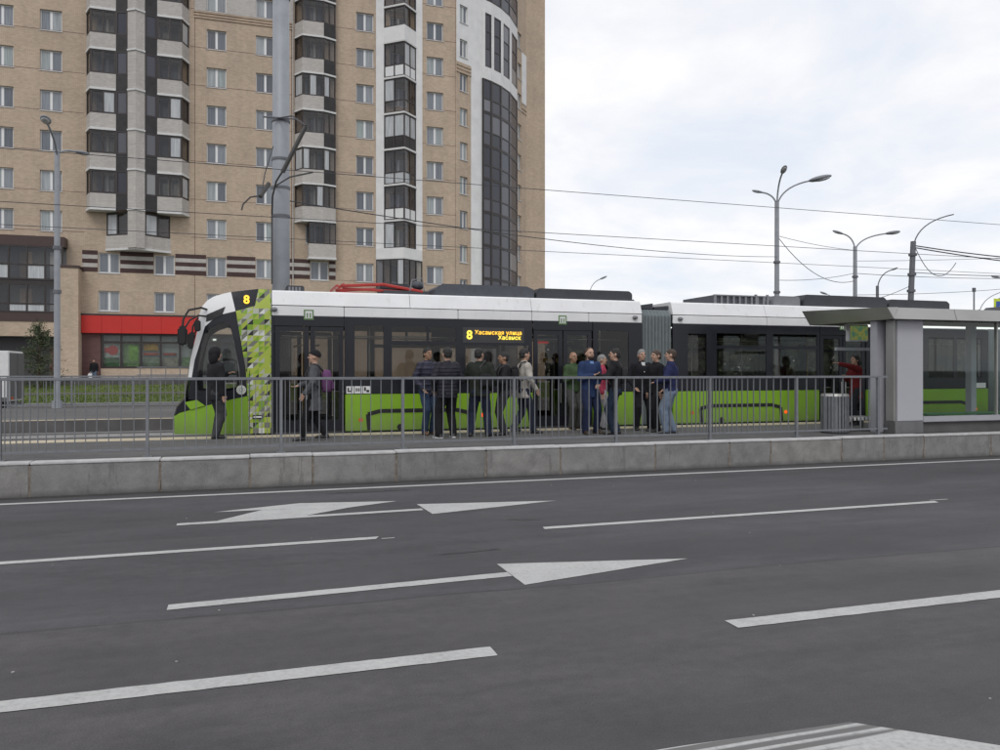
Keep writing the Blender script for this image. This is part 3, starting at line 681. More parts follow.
for i in range(2, 6):
    a, b = FP[i], FP[i+1]
    for k_ in range(9):
        z0 = 1.1+2.93*k_; glazing(a, b, z0, z0+2.91, 1, [z0+1.2], bld, M['darkframe'], M['bowpane'], bar=.12, name='bow_frame', pname='bow_pane', t=.06)
    MB().wallbox(a, b, 0, 27.45, -.3, .0).build('bow_wall', M['tint_dark'], bld)
    MB().wallbox(a, b, 27.47, 28.55, -.3, .12).build('white_band', M['bwhite'], bld)
    MB().wallbox(a, lerp(a, b, .27), 28.55, 33.3, -.3, .12).build('white_band', M['bwhite'], bld)
    glazing(lerp(a, b, .28), b, 28.56, 33.29, 1, [30.2, 31.7], bld, M['darkframe'], M['bowpane'], bar=.1, name='bow_frame', pname='bow_pane', t=0.02)
    MB().wallbox(a, b, 28.55, 33.3, -.3, -.05).build('bow_wall', M['tint_dark'], bld)
    MB().wallbox(a, b, 33.3, 34.4, -.3, .121).build('white_band', M['bwhite'], bld)
    glazing(a, b, 34.42, 37, 1, [35.6], bld, M['darkframe'], M['bowpane'], bar=.12, name='bow_frame', pname='bow_pane', t=.06)
    MB().wallbox(a, b, 34.4, HTOP, -.3, .0).build('bow_wall', M['brick_pale'], bld)
facet(6, [(.45, 1.37, t_-WH, t_) for t_ in [10.9+2.93*k_ for k_ in range(9)]], M['brick'])
MB().wallbox(lerp(FP[6], FP[7], .56), FP[7], 27.8, 32.7, -.01, .05).build('white_band', M['bwhite'], bld)
for z in (26.9, 27.25): MB().wallbox(lerp(FP[6], FP[7], .56), FP[7], z, z+.14, -.01, .07).build('cornice', M['brick'], bld)
facet(7, [], M['brick'])
core = [(-26, BY+.4)]+[(16.7, BY+.4)]+[(p[0]-.25, p[1]+.4) for p in FP[1:8]]+[(28.22, 74.1), (28.22, 88), (-26, 88)]
MB().prism(core, 0, HTOP-.3).build('rear_walls', M['brick'], bld)
MB().box(-26.02, 64.9, HTOP, 16.9, 65.5, HTOP+.6).build('parapet', M['brick_pale'], bld)
# pale top storeys, cornices, brick bands, movement joints
for a, b in ((-3.9, -3.04), (-1.59, .59), (2.04, 3.38)):
    MB().box(a, BY-.035, 29.5, b, BY, 34.6).build('pale_brick_panel', M['brick_pale'], bld)
MB().box(-3.9, BY-.034, 31.08, 3.38, BY, 32.49).build('pale_brick_panel', M['brick_pale'], bld)
for z in (28.93, 29.14, 29.36): MB().box(-3.95, BY-.08, z, 3.36, BY, z+.1).build('cornice', M['brick'], bld)
for a, b in ((-11.66, -10.63), (-9.1, -6.81), (-5.28, -3.07), (-1.56, .56), (2.07, 4.74), (6.25, 6.76)):
    for z0, z1, mm in ((10.37, 10.69, 'brick_brown'), (10.07, 10.37, 'brick_pale'), (9.75, 10.07, 'brick_brown'), (9.45, 9.75, 'brick_pale'), (9.13, 9.45, 'brick_brown')):
        MB().box(a, BY-.03, z0+.002, b, BY, z1).build('brick_band', M[mm], bld)
mb = MB()
for k_ in range(10):
    z = 8.36+2.93*k_+.0
    for a, b in ((-26, -11.5), (-4.2, 3.5), (6.8, 10.0), (13.92, 16.85)): mb.box(a, BY-.006, z+.72, b, BY, z+.75)
for x in (-3.9, 3.3): mb.box(x, BY-.007, 6, x+.035, BY, HTOP-1)
for x in (16.75,): mb.box(x, BY-.007, 6, x+.03, BY, HTOP-1)
mb.build('movement_joint', M['brick_maroon'], bld)
MB().tube([(3.42, BY-.1, .8), (3.42, BY-.1, 39)], .05).build('drainpipe', M['brick_pale'], bld)
# --- left annex over the passage, brick pier and shop
AY = 64.0
mb = MB(); mb.box(-26, AY-.1, 10.7, -12.62, BY, 11.42); mb.build('annex_cornice', M['brownpanel'], bld)
MB().box(-26, AY-.06, 5.3, -12.66, BY, 5.92).build('annex_sill_band', M['brownpanel'], bld)
MB().box(-26, AY-.02, 8.02, -12.7, BY, 8.26).build('annex_floor_band', M['darkframe'], bld)
MB().box(-26, AY, 4.24, -12.7, BY, 5.3).build('annex_lintel', M['brick'], bld)
for z0, z1, sp in ((8.27, 10.7, 9.35), (5.93, 8.01, 6.55)):
    glazing((-19.6, AY), (-12.72, AY), z0, z1, 6, [sp], bld, M['darkframe'], M['bpane'], bar=.11, name='annex_frame', pname='annex_pane')
    MB().box(-19.7, BY-.06, z0, -12.7, BY-.01, z1).build('annex_back_wall', M['interior'], bld)
    for xx in (-18.6, -15.7, -13.75): MB().box(xx, BY-.11, z0+.1, xx+.8, BY-.06, z1-.3).build('annex_door', M['white_frame'] if xx != -15.7 else M['brick'], bld)
MB().box(-26, AY, .85, -19.6, BY, 10.7).build('annex_side_wall', M['brick'], bld)
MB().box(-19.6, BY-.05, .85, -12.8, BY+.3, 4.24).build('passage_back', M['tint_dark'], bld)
MB().box(-13.75, BY-.25, .85, -13.2, BY-.06, 3.6).build('passage_door', M['brick_maroon'], bld)
mb = MB(); mb.box(-12.86, 63.7, 0, -11.68, BY, 9.2); mb.build('brick_pier', M['brick'], bld)
MB().box(-12.92, 63.64, 9.2, -11.62, BY, 9.38).build('pier_cap', M['brownpanel'], bld)
# shop
fas = thing('shop_sign', 'long plain red fascia panel above the shop windows', 'shop sign', (-7.6, BY-.4, 4.58))
for i in range(6):
    a = -11.66+i*1.36; MB().box(a+.006, BY-.42, 4.56, a+1.354, BY-.02, 5.86).build('panel', M['red_sign'], fas)
MB().box(-11.68, BY-.44, 5.865, -3.5, BY-.0, 5.98).build('trim', M['darkframe'], fas)
MB().box(-11.66, BY-.05, .85, -10.42, BY+.3, 4.55).build('shop_wall', M['brick_maroon'], bld)
MB().box(-10.41, BY-.05, .85, -3.56, BY+.3, 1.95).build('shop_plinth', M['brick'], bld)
glazing((-3.5, BY), (3.25, BY), .9, 4.55, 5, [3.9], bld, M['darkframe'], M['sglass'], bar=.14, name='shop_window', pname='shop_pane')
MB().box(-3.56, BY+.32, .85, 3.3, BY+.36, 4.58).build('shop_interior', M['tint_dark'], bld)
for xx in (-2.6, -.4, 1.9): MB().box(xx, BY+.2, 4.1, xx+.25, BY+.3, 4.25).build('shop_lamp', M['tube_light'], bld)
sf = glazing((-10.38, BY), (-3.58, BY), 1.96, 4.54, 5, [3.9], bld, M['darkframe'], M['sglass'], bar=.14, name='shop_window', pname='shop_pane')
MB().box(-10.4, BY+.28, 1.95, -3.56, BY+.3, 4.58).build('shop_interior', M['interior'], bld)
def poster(x0, x1, z0, z1, c, y=.14): return MB().box(x0, BY+y, z0, x1, BY+y+.02, z1).build('poster', plain('poster_print', mul(c, .55), .5, var=.45, scale=4), bld)
poster(-10.25, -9.15, 2.1, 3.8, (.42, .42, .40)); poster(-10.2, -9.2, 2.1, 2.75, (.06, .16, .05), .125); poster(-9.5, -9.2, 2.6, 2.75, (.03, .03, .03), .12)
MB().add([(-9.62+.36*math.cos(a*.3142), BY+.12, 3.3+.36*math.sin(a*.3142)) for a in range(20)], [tuple(range(20))]).build('poster', plain('poster_red', (.33, .03, .03), .5), bld)
poster(-10.2, -9.95, 3.1, 3.5, (.5, .05, .05), .125)
poster(-8.9, -7.8, 2.1, 3.82, (.20, .30, .12)); poster(-8.5, -7.9, 2.5, 3.7, (.22, .42, .05), .125)
poster(-7.5, -6.5, 3.3, 3.85, (.55, .28, .03)); poster(-7.55, -6.45, 2.95, 3.12, (.5, .06, .03)); poster(-7.5, -6.4, 2.05, 2.75, (.25, .28, .2)); poster(-6.2, -5.1, 2.05, 2.75, (.3, .25, .2)); poster(-6.15, -5.2, 2.95, 3.12, (.45, .06, .03)); poster(-4.8, -3.7, 2.1, 2.8, (.16, .25, .1))
bpy.data.objects.remove(wproto); bpy.data.objects.remove(nproto)
for o_ in wkids+nkids: bpy.data.objects.remove(o_)
# terrace rail, ramp rail
rr = thing('ramp_railing', 'pale metal handrail with posts on the ramp before the shop windows', 'railing', (-5.7, 57.9, .85))
for x in (-6.9, -6.2, -5.3, -4.4, -3.5): MB().tube([(x, 57.9, .8), (x, 57.9, 2.0)], .03).build('post', M['galv'], rr)
for z in (2.0, 1.5): MB().tube([(-7.1, 57.9, z), (-3.4, 57.9, z)], .03).build('rail', M['galv'], rr)
lw = thing('terrace_wall', 'low grey retaining wall with rail along the terrace by the shop', 'wall', (-8, 58, .8))
MB().box(-20, 57.85, .8, -2, 58.0, 1.12).build('wall', M['concrete_dark'], lw)
for i in range(10): MB().tube([(-19+i*1.8, 57.8, .8), (-19+i*1.8, 57.8, 1.4)], .03, 6).build('post', M['poledark'], lw)
MB().tube([(-20, 57.8, 1.4), (-2, 57.8, 1.4)], .03, 6).build('rail', M['galv'], lw)

# ================================================================== TRAM
TC = (14.84, 18.25)
tram = thing('tram', 'white and lime green articulated tram with black window band, route number 8', 'tram', (TC[0], TC[1], .19))
SEC = []                                            # parts of the leading section, turned round later for the tail
def yside(s, off=0.0): return TC[1]-s*(1.25+off)     # s=+1 near side, -1 far side
def T(mb, name, mat, parent=None, sec=None, **kw):
    o = mb.build(name, mat, parent or tram, **kw)
    if sec is not None and parent is None: sec.append(o)
    return o
def ybox(mb, x0, x1, z0, z1, s, o0, o1): return mb.box(x0, yside(s, o0), z0, x1, yside(s, o1), z1)
def band(sec, x0, x1, wins_, s, z0=1.3, z1=2.925):
    mb = MB(); panel_holes(mb, x0, x1, z0, z1, wins_, yside(s, 0), yside(s, -.05))
    o = T(mb, 'window_band', M['tblack'], sec=sec)
    for h in wins_:
        f = MB(); a, b, c, d = h
        T(ybox(MB(), a-.0, b, c, d, s, -.012, -.02), 'window_pane', M['tglass'], o)
    return o
def skirt(sec, cuts, s, z1=1.288):
    for a, b in zip(cuts, cuts[1:]):
        mb = MB(); y0, y1 = yside(s, .003), yside(s, -.05)
        T(mb.box(a+.004, y0, .5, b-.004, y1, z1), 'side_panel', M['tgreen'], sec=sec, bevel=.012)
def strips(sec, lo, hi):
    for a, b in zip(lo, lo[1:]):
        for s in (1, -1): T(ybox(MB(), a+.005, b-.005, 2.935, 3.14, s, .004, -.05), 'roof_strip', M['twhite'], sec=sec, bevel=.01)
    for a, b in zip(hi, hi[1:]):
        pr = [(yside(1, -.0), 3.158), (yside(1, -.10), 3.44), (yside(1, -.14), 3.47), (yside(-1, -.14), 3.47), (yside(-1, -.10), 3.44), (yside(-1, 0), 3.158)]
        T(MB().prismx(pr, a+.005, b-.005), 'roof_cove', M['twhite'], sec=sec)
    T(MB().box(lo[0], yside(1, -.03), 2.93, lo[-1], yside(-1, -.03), 3.16), 'ceiling', M['tint_dark'], sec=sec)
def door(sec, x0, x1, s, win=True):
    w_ = (x1-x0)/2
    for i in range(2):
        a = x0+i*w_+.012; b = x0+(i+1)*w_-.012
        mb = MB(); h = (a+.1, b-.1, .75, 2.62); panel_holes(mb, a, b, .52, 2.72, [h], yside(s, -.02), yside(s, -.06))
        o = T(mb, 'door_leaf', M['tblack'], sec=sec)
        T(ybox(MB(), a+.1, b-.1, .75, 2.62, s, -.035, -.045), 'door_pane', M['tglass'], o)
        xx = b-.05 if i == 0 else a+.05
        T(MB().tube([(xx, yside(s, .012), 1.05), (xx, yside(s, .012), 1.5)], .012, 6), 'door_handle', M['pole_steel'], o)
    T(ybox(MB(), x0, x1, 2.73, 2.925, s, 0, -.06), 'door_header', M['tblack'], sec=sec)
    T(ybox(MB(), x0, x1, .46, .512, s, 0, -.3), 'door_sill', M['tint_dark'], sec=sec)
    m_ = (x0+x1)/2-.03
    o = T(ybox(MB(), m_-.09, m_+.11, 2.86, 3.07, s, .012, .0), 'door_sign', M['sgreen'], sec=sec)
    T(ybox(MB(), m_-.06, m_+.08, 2.89, 3.04, s, .016, .012), 'symbol', M['swhite'], o)
    mb = MB(); ybox(mb, m_-.035, m_-.005, 2.90, 3.0, s, .019, .016); ybox(mb, m_+.025, m_+.055, 2.90, 3.0, s, .019, .016); T(mb, 'symbol_bar', M['sgreen'], o)
def arch(sec, x0, x1, s, legs=(1, 1)):
    z = .52; pts = [(x0+.06, z), (x0+.03, .86), (x0+.3, .925), (x1-.3, .925), (x1-.03, .86), (x1, z)]
    mb = MB(); wd = .085
    for (a, b) in zip(pts, pts[1:]):
        d = Vector((b[0]-a[0], b[1]-a[1])).normalized()*.0; nrm = Vector((-(b[1]-a[1]), b[0]-a[0])).normalized()*wd/2
        q = [(a[0]+nrm.x, a[1]+nrm.y), (b[0]+nrm.x, b[1]+nrm.y), (b[0]-nrm.x, b[1]-nrm.y), (a[0]-nrm.x, a[1]-nrm.y)]
        mb.prismy(q, yside(s, .012), yside(s, -.02))
    T(mb, 'wheel_arch_trim', M['trim_black'], sec=sec)
def disc(x, z, r, s, o1, n=14):
    mb = MB(); ring = [(x+r*math.cos(2*math.pi*i/n), z+r*math.sin(2*math.pi*i/n)) for i in range(n)]
    return mb.prismy(ring, yside(s, o1), yside(s, -.01))
def camera_dome(sec, x, z, s):
    T(MB().ell((x, yside(s, .03), z), (.065, .07, .05), 10, 7), 'camera_dome', M['rooflight'], sec=sec, smooth=True)
def interior(sec, x0, x1, seats, poles):
    T(MB().box(x0, yside(1, -.06), .44, x1, yside(-1, -.06), .52), 'floor', M['tint_dark'], sec=sec)
    for x, flip in seats:
        for y in (17.75, 18.75):
            mb = MB(); mb.box(x, y-.3, .52, x+.42, y+.3, .98)
            bx = x if flip else x+.36
            mb.box(bx, y-.3, .98, bx+.08, y+.3, 1.62); T(mb, 'seat', M['tint_dark'], sec=sec, bevel=.02)
    for x, y, m_ in poles: T(MB().tube([(x, y, .52), (x, y, 2.93)], .018, 6), 'grab_pole', M[m_], sec=sec)
    for y in (17.7, 18.8): T(MB().tube([(x0+.2, y, 2.55), (x1-.2, y, 2.55)], .016, 6), 'grab_rail', M['pole_steel'], sec=sec)
    for i in range(int((x1-x0)/2.2)): T(MB().box(x0+.6+i*2.2, 18.2, 2.9, x0+1.0+i*2.2, 18.3, 2.925), 'ceiling_lamp', M['tube_light'], sec=sec)
# --- leading section
S1 = SEC
for s in (1, -1):
    door(S1, .52, 1.95, s)
    T(ybox(MB(), .465, .515, .5, 2.925, s, 0, -.06), 'door_post', M['tblack'], sec=S1); T(ybox(MB(), 1.955, 2.0, 1.3, 2.925, s, 0, -.06), 'door_post', M['tblack'], sec=S1)
    band(S1, 2.003, 6.2, [(2.17, 2.79, 1.62, 2.76), (2.97, 3.74, 2.44, 2.75), (3.79, 4.4, 2.44, 2.75), (2.97, 4.4, 1.62, 2.36), (4.62, 6.12, 1.62, 2.36)], s)
    skirt(S1, [1.97, 4.5, 6.215], s)
    door(S1, 6.23, 7.7, s)
    band(S1, 7.72, 9.0, [(7.84, 8.64, 1.58, 2.73)], s); skirt(S1, [7.71, 9.0], s)
    arch(S1, 2.42, 4.72, s)
    for x in (3.15,): T(disc(x, .57, .07, s, .008), 'jacking_cap', M['trim_black'], sec=S1)
    for x, z, mm in ((2.3, .74, 'orange'), (5.02, .80, 'marker')): T(disc(x, z, .045, s, .012), 'marker_light', M[mm], sec=S1)
    for x in (.52, 8.8): camera_dome(S1, x, 3.06, s)
    # three white pictogram plates
    for i in range(3):
        o = T(ybox(MB(), 1.995+i*.175, 2.155+i*.175, 1.305, 1.46, s, .006, .0), 'pictogram_plate', M['swhite'], sec=S1)
        mb = MB(); x = 2.02+i*.175
        if i == 0: ybox(mb, x, x+.03, 1.34, 1.43, s, .009, .006); ybox(mb, x+.03, x+.09, 1.34, 1.365, s, .009, .006); ybox(mb, x+.07, x+.1, 1.365, 1.43, s, .009, .006)
        elif i == 1:
            for q in (0, .045, .09): ybox(mb, x+q, x+q+.025, 1.35, 1.42, s, .009, .006)
        else: ybox(mb, x, x+.04, 1.36, 1.44, s, .009, .006); ybox(mb, x+.05, x+.11, 1.33, 1.38, s, .009, .006)
        T(mb, 'pictogram', M['trim_black'], o)
strips(S1, [.47, 1.95, 4.45, 6.19, 7.61, 9.0], [.47, 3.37, 6.19, 9.0])
interior(S1, .5, 8.95, [(2.4, True), (3.4, False), (4.9, True), (5.7, False), (7.95, True)], [(2.1, 17.8, 'pole_yellow'), (2.72, 18.6, 'pole_steel'), (6.35, 18.0, 'pole_yellow'), (7.5, 18.4, 'pole_yellow'), (1.2, 18.3, 'pole_yellow'), (8.3, 18.1, 'pole_steel')])
T(MB().box(.1, 17.15, .22, 8.9, 19.35, .45), 'underframe', M['rubber'], sec=S1)
for x in (2.75, 4.2):
    for y in (17.5, 19.0):
        mb = MB(); mb.prismy([(x+.3*math.cos(a*.393), .485+.3*math.sin(a*.393)) for a in range(16)], y-.06, y+.06); T(mb, 'wheel', M['rail'], sec=S1)
# destination display
disp = T(ybox(MB(), 4.56, 6.0, 2.42, 2.76, 1, .004, -.02), 'destination_display', M['tint_dark'])
yd = yside(1, .012)
text_mesh('route_number', '8', .27, M['ledy'], disp, (4.64, yd, 2.50), ext=.003, weight=.007)
text_mesh('destination_text', 'Хасанская улица', .128, M['led'], disp, (4.83, yd, 2.605), ext=.003, weight=.0015)
text_mesh('destination_text', 'Хасанск', .128, M['ledy'], disp, (5.92, yd, 2.495), align='RIGHT', ext=.003, weight=.003)
# --- cab
def inset(x):
    t_ = max(0., min(1., (.25-x)/1.7)); return .32*t_**2.2
def zin(z): return .0 if z < 2.9 else .12*((z-2.9)/.55)**1.3
def cabpanel(name, poly, mat, sec, s, th=.04, off=0., parent=None, mats=None, grid=None):
    bm = bmesh.new(); vs_ = [bm.verts.new((x, 0, z)) for x, z in poly]; bm.faces.new(vs_)
    def cut(no, vals, ax):
        for v in vals:
            co = Vector((v, 0, 0)) if ax == 0 else Vector((0, 0, v))
            bmesh.ops.bisect_plane(bm, geom=bm.verts[:]+bm.edges[:]+bm.faces[:], plane_co=co, plane_no=no)
    x0, x1 = min(p[0] for p in poly), max(p[0] for p in poly); z0, z1 = min(p[1] for p in poly), max(p[1] for p in poly)
    if grid:
        g = grid
        cut(Vector((1, 0, 0)), [x0+g*i for i in range(1, int((x1-x0)/g)+1)], 0); cut(Vector((0, 0, 1)), [z0+g*i for i in range(1, int((z1-z0)/g)+1)], 2)
        for i in range(int((z1-z0)/g)+6):
            co = Vector((x0, 0, z0+g*(i-2))); bmesh.ops.bisect_plane(bm, geom=bm.verts[:]+bm.edges[:]+bm.faces[:], plane_co=co, plane_no=Vector((1, 0, -1)).normalized())
    else:
        cut(Vector((1, 0, 0)), [-1.45+.12*i for i in range(18)], 0)
        if z1 > 3: cut(Vector((0, 0, 1)), [3.0, 3.1, 3.2, 3.3, 3.4], 2)
    bmesh.ops.triangulate(bm, faces=[f for f in bm.faces if len(f.verts) > 4])
    if mats:
        rr_ = random.Random(11)
        for f in bm.faces:
            f.material_index = rr_.choices(range(len(mats)), [40, 15, 4, 20, 15, 6])[0]
    tops = bm.verts[:]
    ret = bmesh.ops.extrude_face_region(bm, geom=bm.faces[:])
    ex = {v for v in ret['geom'] if isinstance(v, bmesh.types.BMVert)}
    org = ORG[tram.name]
    for v in bm.verts:
        o_ = off-inset(v.co.x)-zin(v.co.z)-(th if v in ex else 0)
        v.co.y = yside(s, o_); v.co -= org
    bmesh.ops.recalc_face_normals(bm, faces=bm.faces)
    me = bpy.data.meshes.new(name); bm.to_mesh(me); bm.free()
    for m_ in (mats or [mat]): me.materials.append(m_)
    o = bpy.data.objects.new(name, me); COL.objects.link(o); o.parent = parent or tram; ORG[o.name] = org
    if parent is None: sec.append(o)
    return o
A_PILLAR = [(-1.16, 1.63), (-1.11, 2.03), (-.94, 2.77), (-.92, 2.97), (-.86, 3.13), (-.78, 3.23), (-.67, 3.305), (-.5, 3.365), (-.33, 3.41), (-.24, 3.01), (-.5, 2.94), (-.67, 2.84), (-.83, 2.69), (-.86, 2.59), (-.94, 2.31), (-1.03, 2.01), (-1.09, 1.63)]
VENT = [(-.80, 2.93), (-.44, 3.10), (-.50, 2.93), (-.68, 2.83), (-.81, 2.79)]
NUMP = [(-.33, 3.41), (.21, 3.49), (.14, 3.13), (-.24, 3.01)]
STRIP = [(.21, 3.49), (.46, 3.475), (.46, .5), (.035, .5), (-.04, 1.81), (-.235, 3.01), (.14, 3.13)]
GREEN = [(-1.42, .5), (-1.42, .87), (-1.33, .93), (-.85, 1.07), (-.44, 1.17), (-.012, 1.27), (.025, .5)]
POD = [(-1.22, 1.15), (-.99, 1.2), (-.83, 1.085), (-1.11, 1.0)]
BUMP = [(-1.415, .885), (-1.37, 1.05), (-1.22, 1.22), (-1.215, 1.14), (-1.12, 1.0), (-1.33, .94)]
OUT = [(-1.15, 1.21), (-1.10, 1.63), (-1.03, 2.01), (-.94, 2.31), (-.86, 2.59), (-.83, 2.69), (-.67, 2.84), (-.5, 2.94), (-.245, 3.01), (-.15, 2.5), (-.05, 1.81), (-.018, 1.28), (-.44, 1.18), (-.84, 1.08), (-.98, 1.2)]
HOL = [(-.97, 1.40), (-.99, 1.63), (-.955, 2.05), (-.905, 2.33), (-.86, 2.5), (-.80, 2.61), (-.64, 2.72), (-.46, 2.79), (-.37, 2.77), (-.27, 2.42), (-.16, 1.80), (-.13, 1.42), (-.44, 1.38), (-.84, 1.37), (-.93, 1.38)]
PRINTS = [M['plime'], M['pgrey'], M['pwhite'], M['plight'], M['pdkgreen'], M['trim_black']]
for s in (1, -1):
    cabpanel('cab_pillar', A_PILLAR, M['twhite'], S1, s, .05)
    cabpanel('pillar_liner', A_PILLAR, M['tint_dark'], S1, s, .012, -.056)
    cabpanel('cab_vent', VENT, M['trim_black'], S1, s, .02, .012)
    cabpanel('number_panel', NUMP, M['tblack'], S1, s, .05)
    cabpanel('printed_panel', STRIP, None, S1, s, .05, mats=PRINTS, grid=.112)
    cabpanel('cab_side', GREEN, M['tgreen'], S1, s, .06, .004)
    cabpanel('headlamp_pod', POD, M['tgreen'], S1, s, .06, .03)
    cabpanel('headlamp', BUMP, M['tblack'], S1, s, .05, .01)
    n_ = len(OUT)
    # window surround as a ring of quads joined in one mesh
    vsx = OUT+HOL
    mb = MB()
    for side_ in (0, .05):
        mb.v += [(x, yside(s, -inset(x)-zin(z)-side_), z) for x, z in vsx]
    for i in range(n_):
        j = (i+1) % n_
        for q in ((i, j, n_+j, n_+i), (2*n_+j, 2*n_+i, 3*n_+i, 3*n_+j), (n_+i, n_+j, 3*n_+j, 3*n_+i), (j, i, 2*n_+i, 2*n_+j)): mb.f.append(q); mb.mi.append(0)
    fr = T(mb, 'cab_window_frame', M['tblack'], sec=S1)
    cabpanel('cab_window_pane', HOL, M['cabglass'], S1, s, .008, -.02, parent=fr)
    T(disc(-.13, 1.40-.0, .095, s, .012, 18), 'round_emblem', M['pwhite'], sec=S1)
    em = S1[-1]
    mb = MB()
    for a in range(10):
        for rr_ in (.035, .07):
            an = a*.628+rr_*9; mb.box(-.13+rr_*math.cos(an)-.008, yside(s, .014), 1.40+rr_*math.sin(an)-.008, -.13+rr_*math.cos(an)+.008, yside(s, .012), 1.40+rr_*math.sin(an)+.008)
    tag(T(mb, 'emblem_dots', M['pgrey'], em), kind='stuff')
    T(ybox(MB(), .09, .29, .80, .88, s, .012, 0), 'maker_plate', M['trim_black'], sec=S1); T(ybox(MB(), .11, .27, .825, .855, s, .015, .012), 'plate_text', M['swhite'], S1[-1])
    T(ybox(MB(), .027, .037, .5, 1.8, s, .006, -.02), 'cab_seam', M['trim_black'], sec=S1)
num = text_mesh('route_number', '8', .235, M['led'], tram, (-.085, yside(1, -.03), 3.175), ext=.004, weight=.007)
# windshield, brow and nose: ruled, bulging across the width
FRONT = [(-1.42, .5), (-1.42, .87), (-1.37, 1.05), (-1.22, 1.22), (-1.16, 1.63), (-1.11, 2.03), (-.94, 2.77), (-.92, 2.97), (-.86, 3.13), (-.78, 3.23), (-.67, 3.305), (-.5, 3.365), (-.33, 3.41), (.21, 3.49), (.46, 3.475)]
def frontpiece(name, i0, i1, mat, th=.0, bulge=.07):
    n = 10; rows = []
    for x, z in FRONT[i0:i1+1]:
        yn = yside(1, -inset(x)-zin(z)); yf = yside(-1, -inset(x)-zin(z)); row = []
        bl = bulge if x < -.6 else bulge*max(0, (-x+.2)/.8)
        for k_ in range(n+1):
            t_ = k_/n; q = 2*t_-1; row.append((x-bl*(1-q*q), yn+(yf-yn)*t_, z+.02*(1-q*q)*(1 if x > -.9 else 0)))
        rows.append(row)
    mb = MB(); vs_ = [p for r_ in rows for p in r_]; m_ = n+1
    fs_ = [(i*m_+k_, i*m_+k_+1, (i+1)*m_+k_+1, (i+1)*m_+k_) for i in range(len(rows)-1) for k_ in range(n)]
    b = len(vs_); vs2 = [(x+.03, y, z) for x, y, z in vs_]
    return T(mb.add(vs_, fs_).add(vs2, [f[::-1] for f in fs_]), name, mat, sec=S1, smooth=True)
frontpiece('nose_panel', 0, 1, M['tgreen']); frontpiece('bumper', 1, 3, M['tblack']); frontpiece('windshield_base', 3, 4, M['tblack'])
frontpiece('windshield', 4, 6, M['cabglass']); frontpiece('brow', 6, 12, M['twhite']); frontpiece('cab_roof', 12, 14, M['tint_dark'])
T(MB().tube([(-1.17, 17.32, 1.64), (-1.12, 17.28, 1.35), (-1.0, 17.2, 1.22)], .02, 6), 'windshield_rim', M['sgreen'], sec=S1)
T(MB().box(-1.2, 17.5, .5, -.75, 19.0, 1.32), 'dashboard', M['tint_dark'], sec=S1, bevel=.05)
T(MB().box(-.1, 17.2, .52, .0, 18.3, 2.2), 'cab_bulkhead', M['interior'], sec=S1)
mb = MB(); mb.box(-.55, 17.95, .52, -.1, 18.55, 1.05); mb.box(-.2, 17.95, 1.05, -.08, 18.55, 1.75); mb.box(-.19, 18.08, 1.75, -.09, 18.42, 1.95); T(mb, 'driver_seat', M['tint_dark'], sec=S1, bevel=.04)
T(MB().tube([(-.62, 17.35, 1.45), (-.62, 17.33, 1.95), (-.5, 17.33, 2.02), (-.28, 17.33, 2.02), (-.2, 17.33, 1.95), (-.2, 17.35, 1.45)], .022, 6), 'cab_rail', M['trim_black'], sec=S1)
T(MB().tube([(-.28, 17.25, 2.75), (-.2, 17.2, 2.3), (-.12, 17.15, 1.45)], .035, 6), 'cab_post', M['rooflight'], sec=S1)
for yy, sg in ((17.0, -1), (19.5, 1)):
    mb = MB(); mb.tube([(-.72, yy-sg*.25, 3.02), (-.9, yy+sg*.02, 3.06), (-1.12, yy+sg*.12, 3.0), (-1.22, yy+sg*.15, 2.82), (-1.24, yy+sg*.15, 2.6)], .022, 6)
    mb.tube([(-.72, yy-sg*.25, 2.90), (-.95, yy+sg*.05, 2.90), (-1.1, yy+sg*.12, 2.8), (-1.18, yy+sg*.15, 2.66)], .018, 6)
    o = T(mb, 'mirror_arm', M['trim_black'], sec=S1)
    T(MB().prismy([(-1.33, 2.32), (-1.20, 2.28), (-1.15, 2.36), (-1.15, 2.64), (-1.22, 2.70), (-1.32, 2.64)], yy+sg*.0, yy+sg*.26), 'mirror_head', M['rubber'], o, bevel=.03)
    T(MB().box(-1.02, yy-.06+sg*.1, 2.58, -.9, yy+.06+sg*.1, 2.80), 'mirror_head', M['rubber'], o, bevel=.02)
# --- middle section
SX = []
for s in (1, -1):
    if s == 1:
        w2 = [(10.25, 10.77, 1.6, 2.70), (11.06, 12.5, 2.42, 2.72), (11.06, 12.5, 1.6, 2.34), (12.7, 14.07, 2.42, 2.72), (12.7, 14.07, 1.6, 2.34)]
    band(SX, 9.83, 14.13, [(10.25, 10.77, 1.6, 2.70), (11.06, 12.5, 2.42, 2.72), (11.06, 12.5, 1.6, 2.34), (12.7, 14.04, 2.42, 2.72), (12.7, 14.04, 1.6, 2.34)], s)
    skirt(SX, [9.83, 12.3, 14.13], s)
    door(SX, 14.15, 15.6, s)
    band(SX, 15.62, 19.85, [(15.75, 17.2, 2.42, 2.72), (15.75, 17.2, 1.6, 2.34), (17.72, 18.6, 1.6, 2.70), (18.72, 19.6, 1.6, 2.70)], s)
    skirt(SX, [15.62, 17.5, 19.85], s)
    arch(SX, 10.56, 12.96, s); arch(SX, 16.8, 19.15, s)
    for x, z, mm in ((10.36, .76, 'orange'), (13.08, .74, 'marker'), (19.38, .72, 'marker')): T(disc(x, z, .045, s, .012), 'marker_light', M[mm], sec=SX)
    for x in (11.2, 18.2): T(disc(x, .57, .07, s, .008), 'jacking_cap', M['trim_black'], sec=SX)
    for x in (10.02, 19.6): camera_dome(SX, x, 3.05, s)
    T(ybox(MB(), 19.3, 19.75, 1.305, 1.45, s, .006, 0), 'pictogram_plate', M['swhite'], sec=SX)
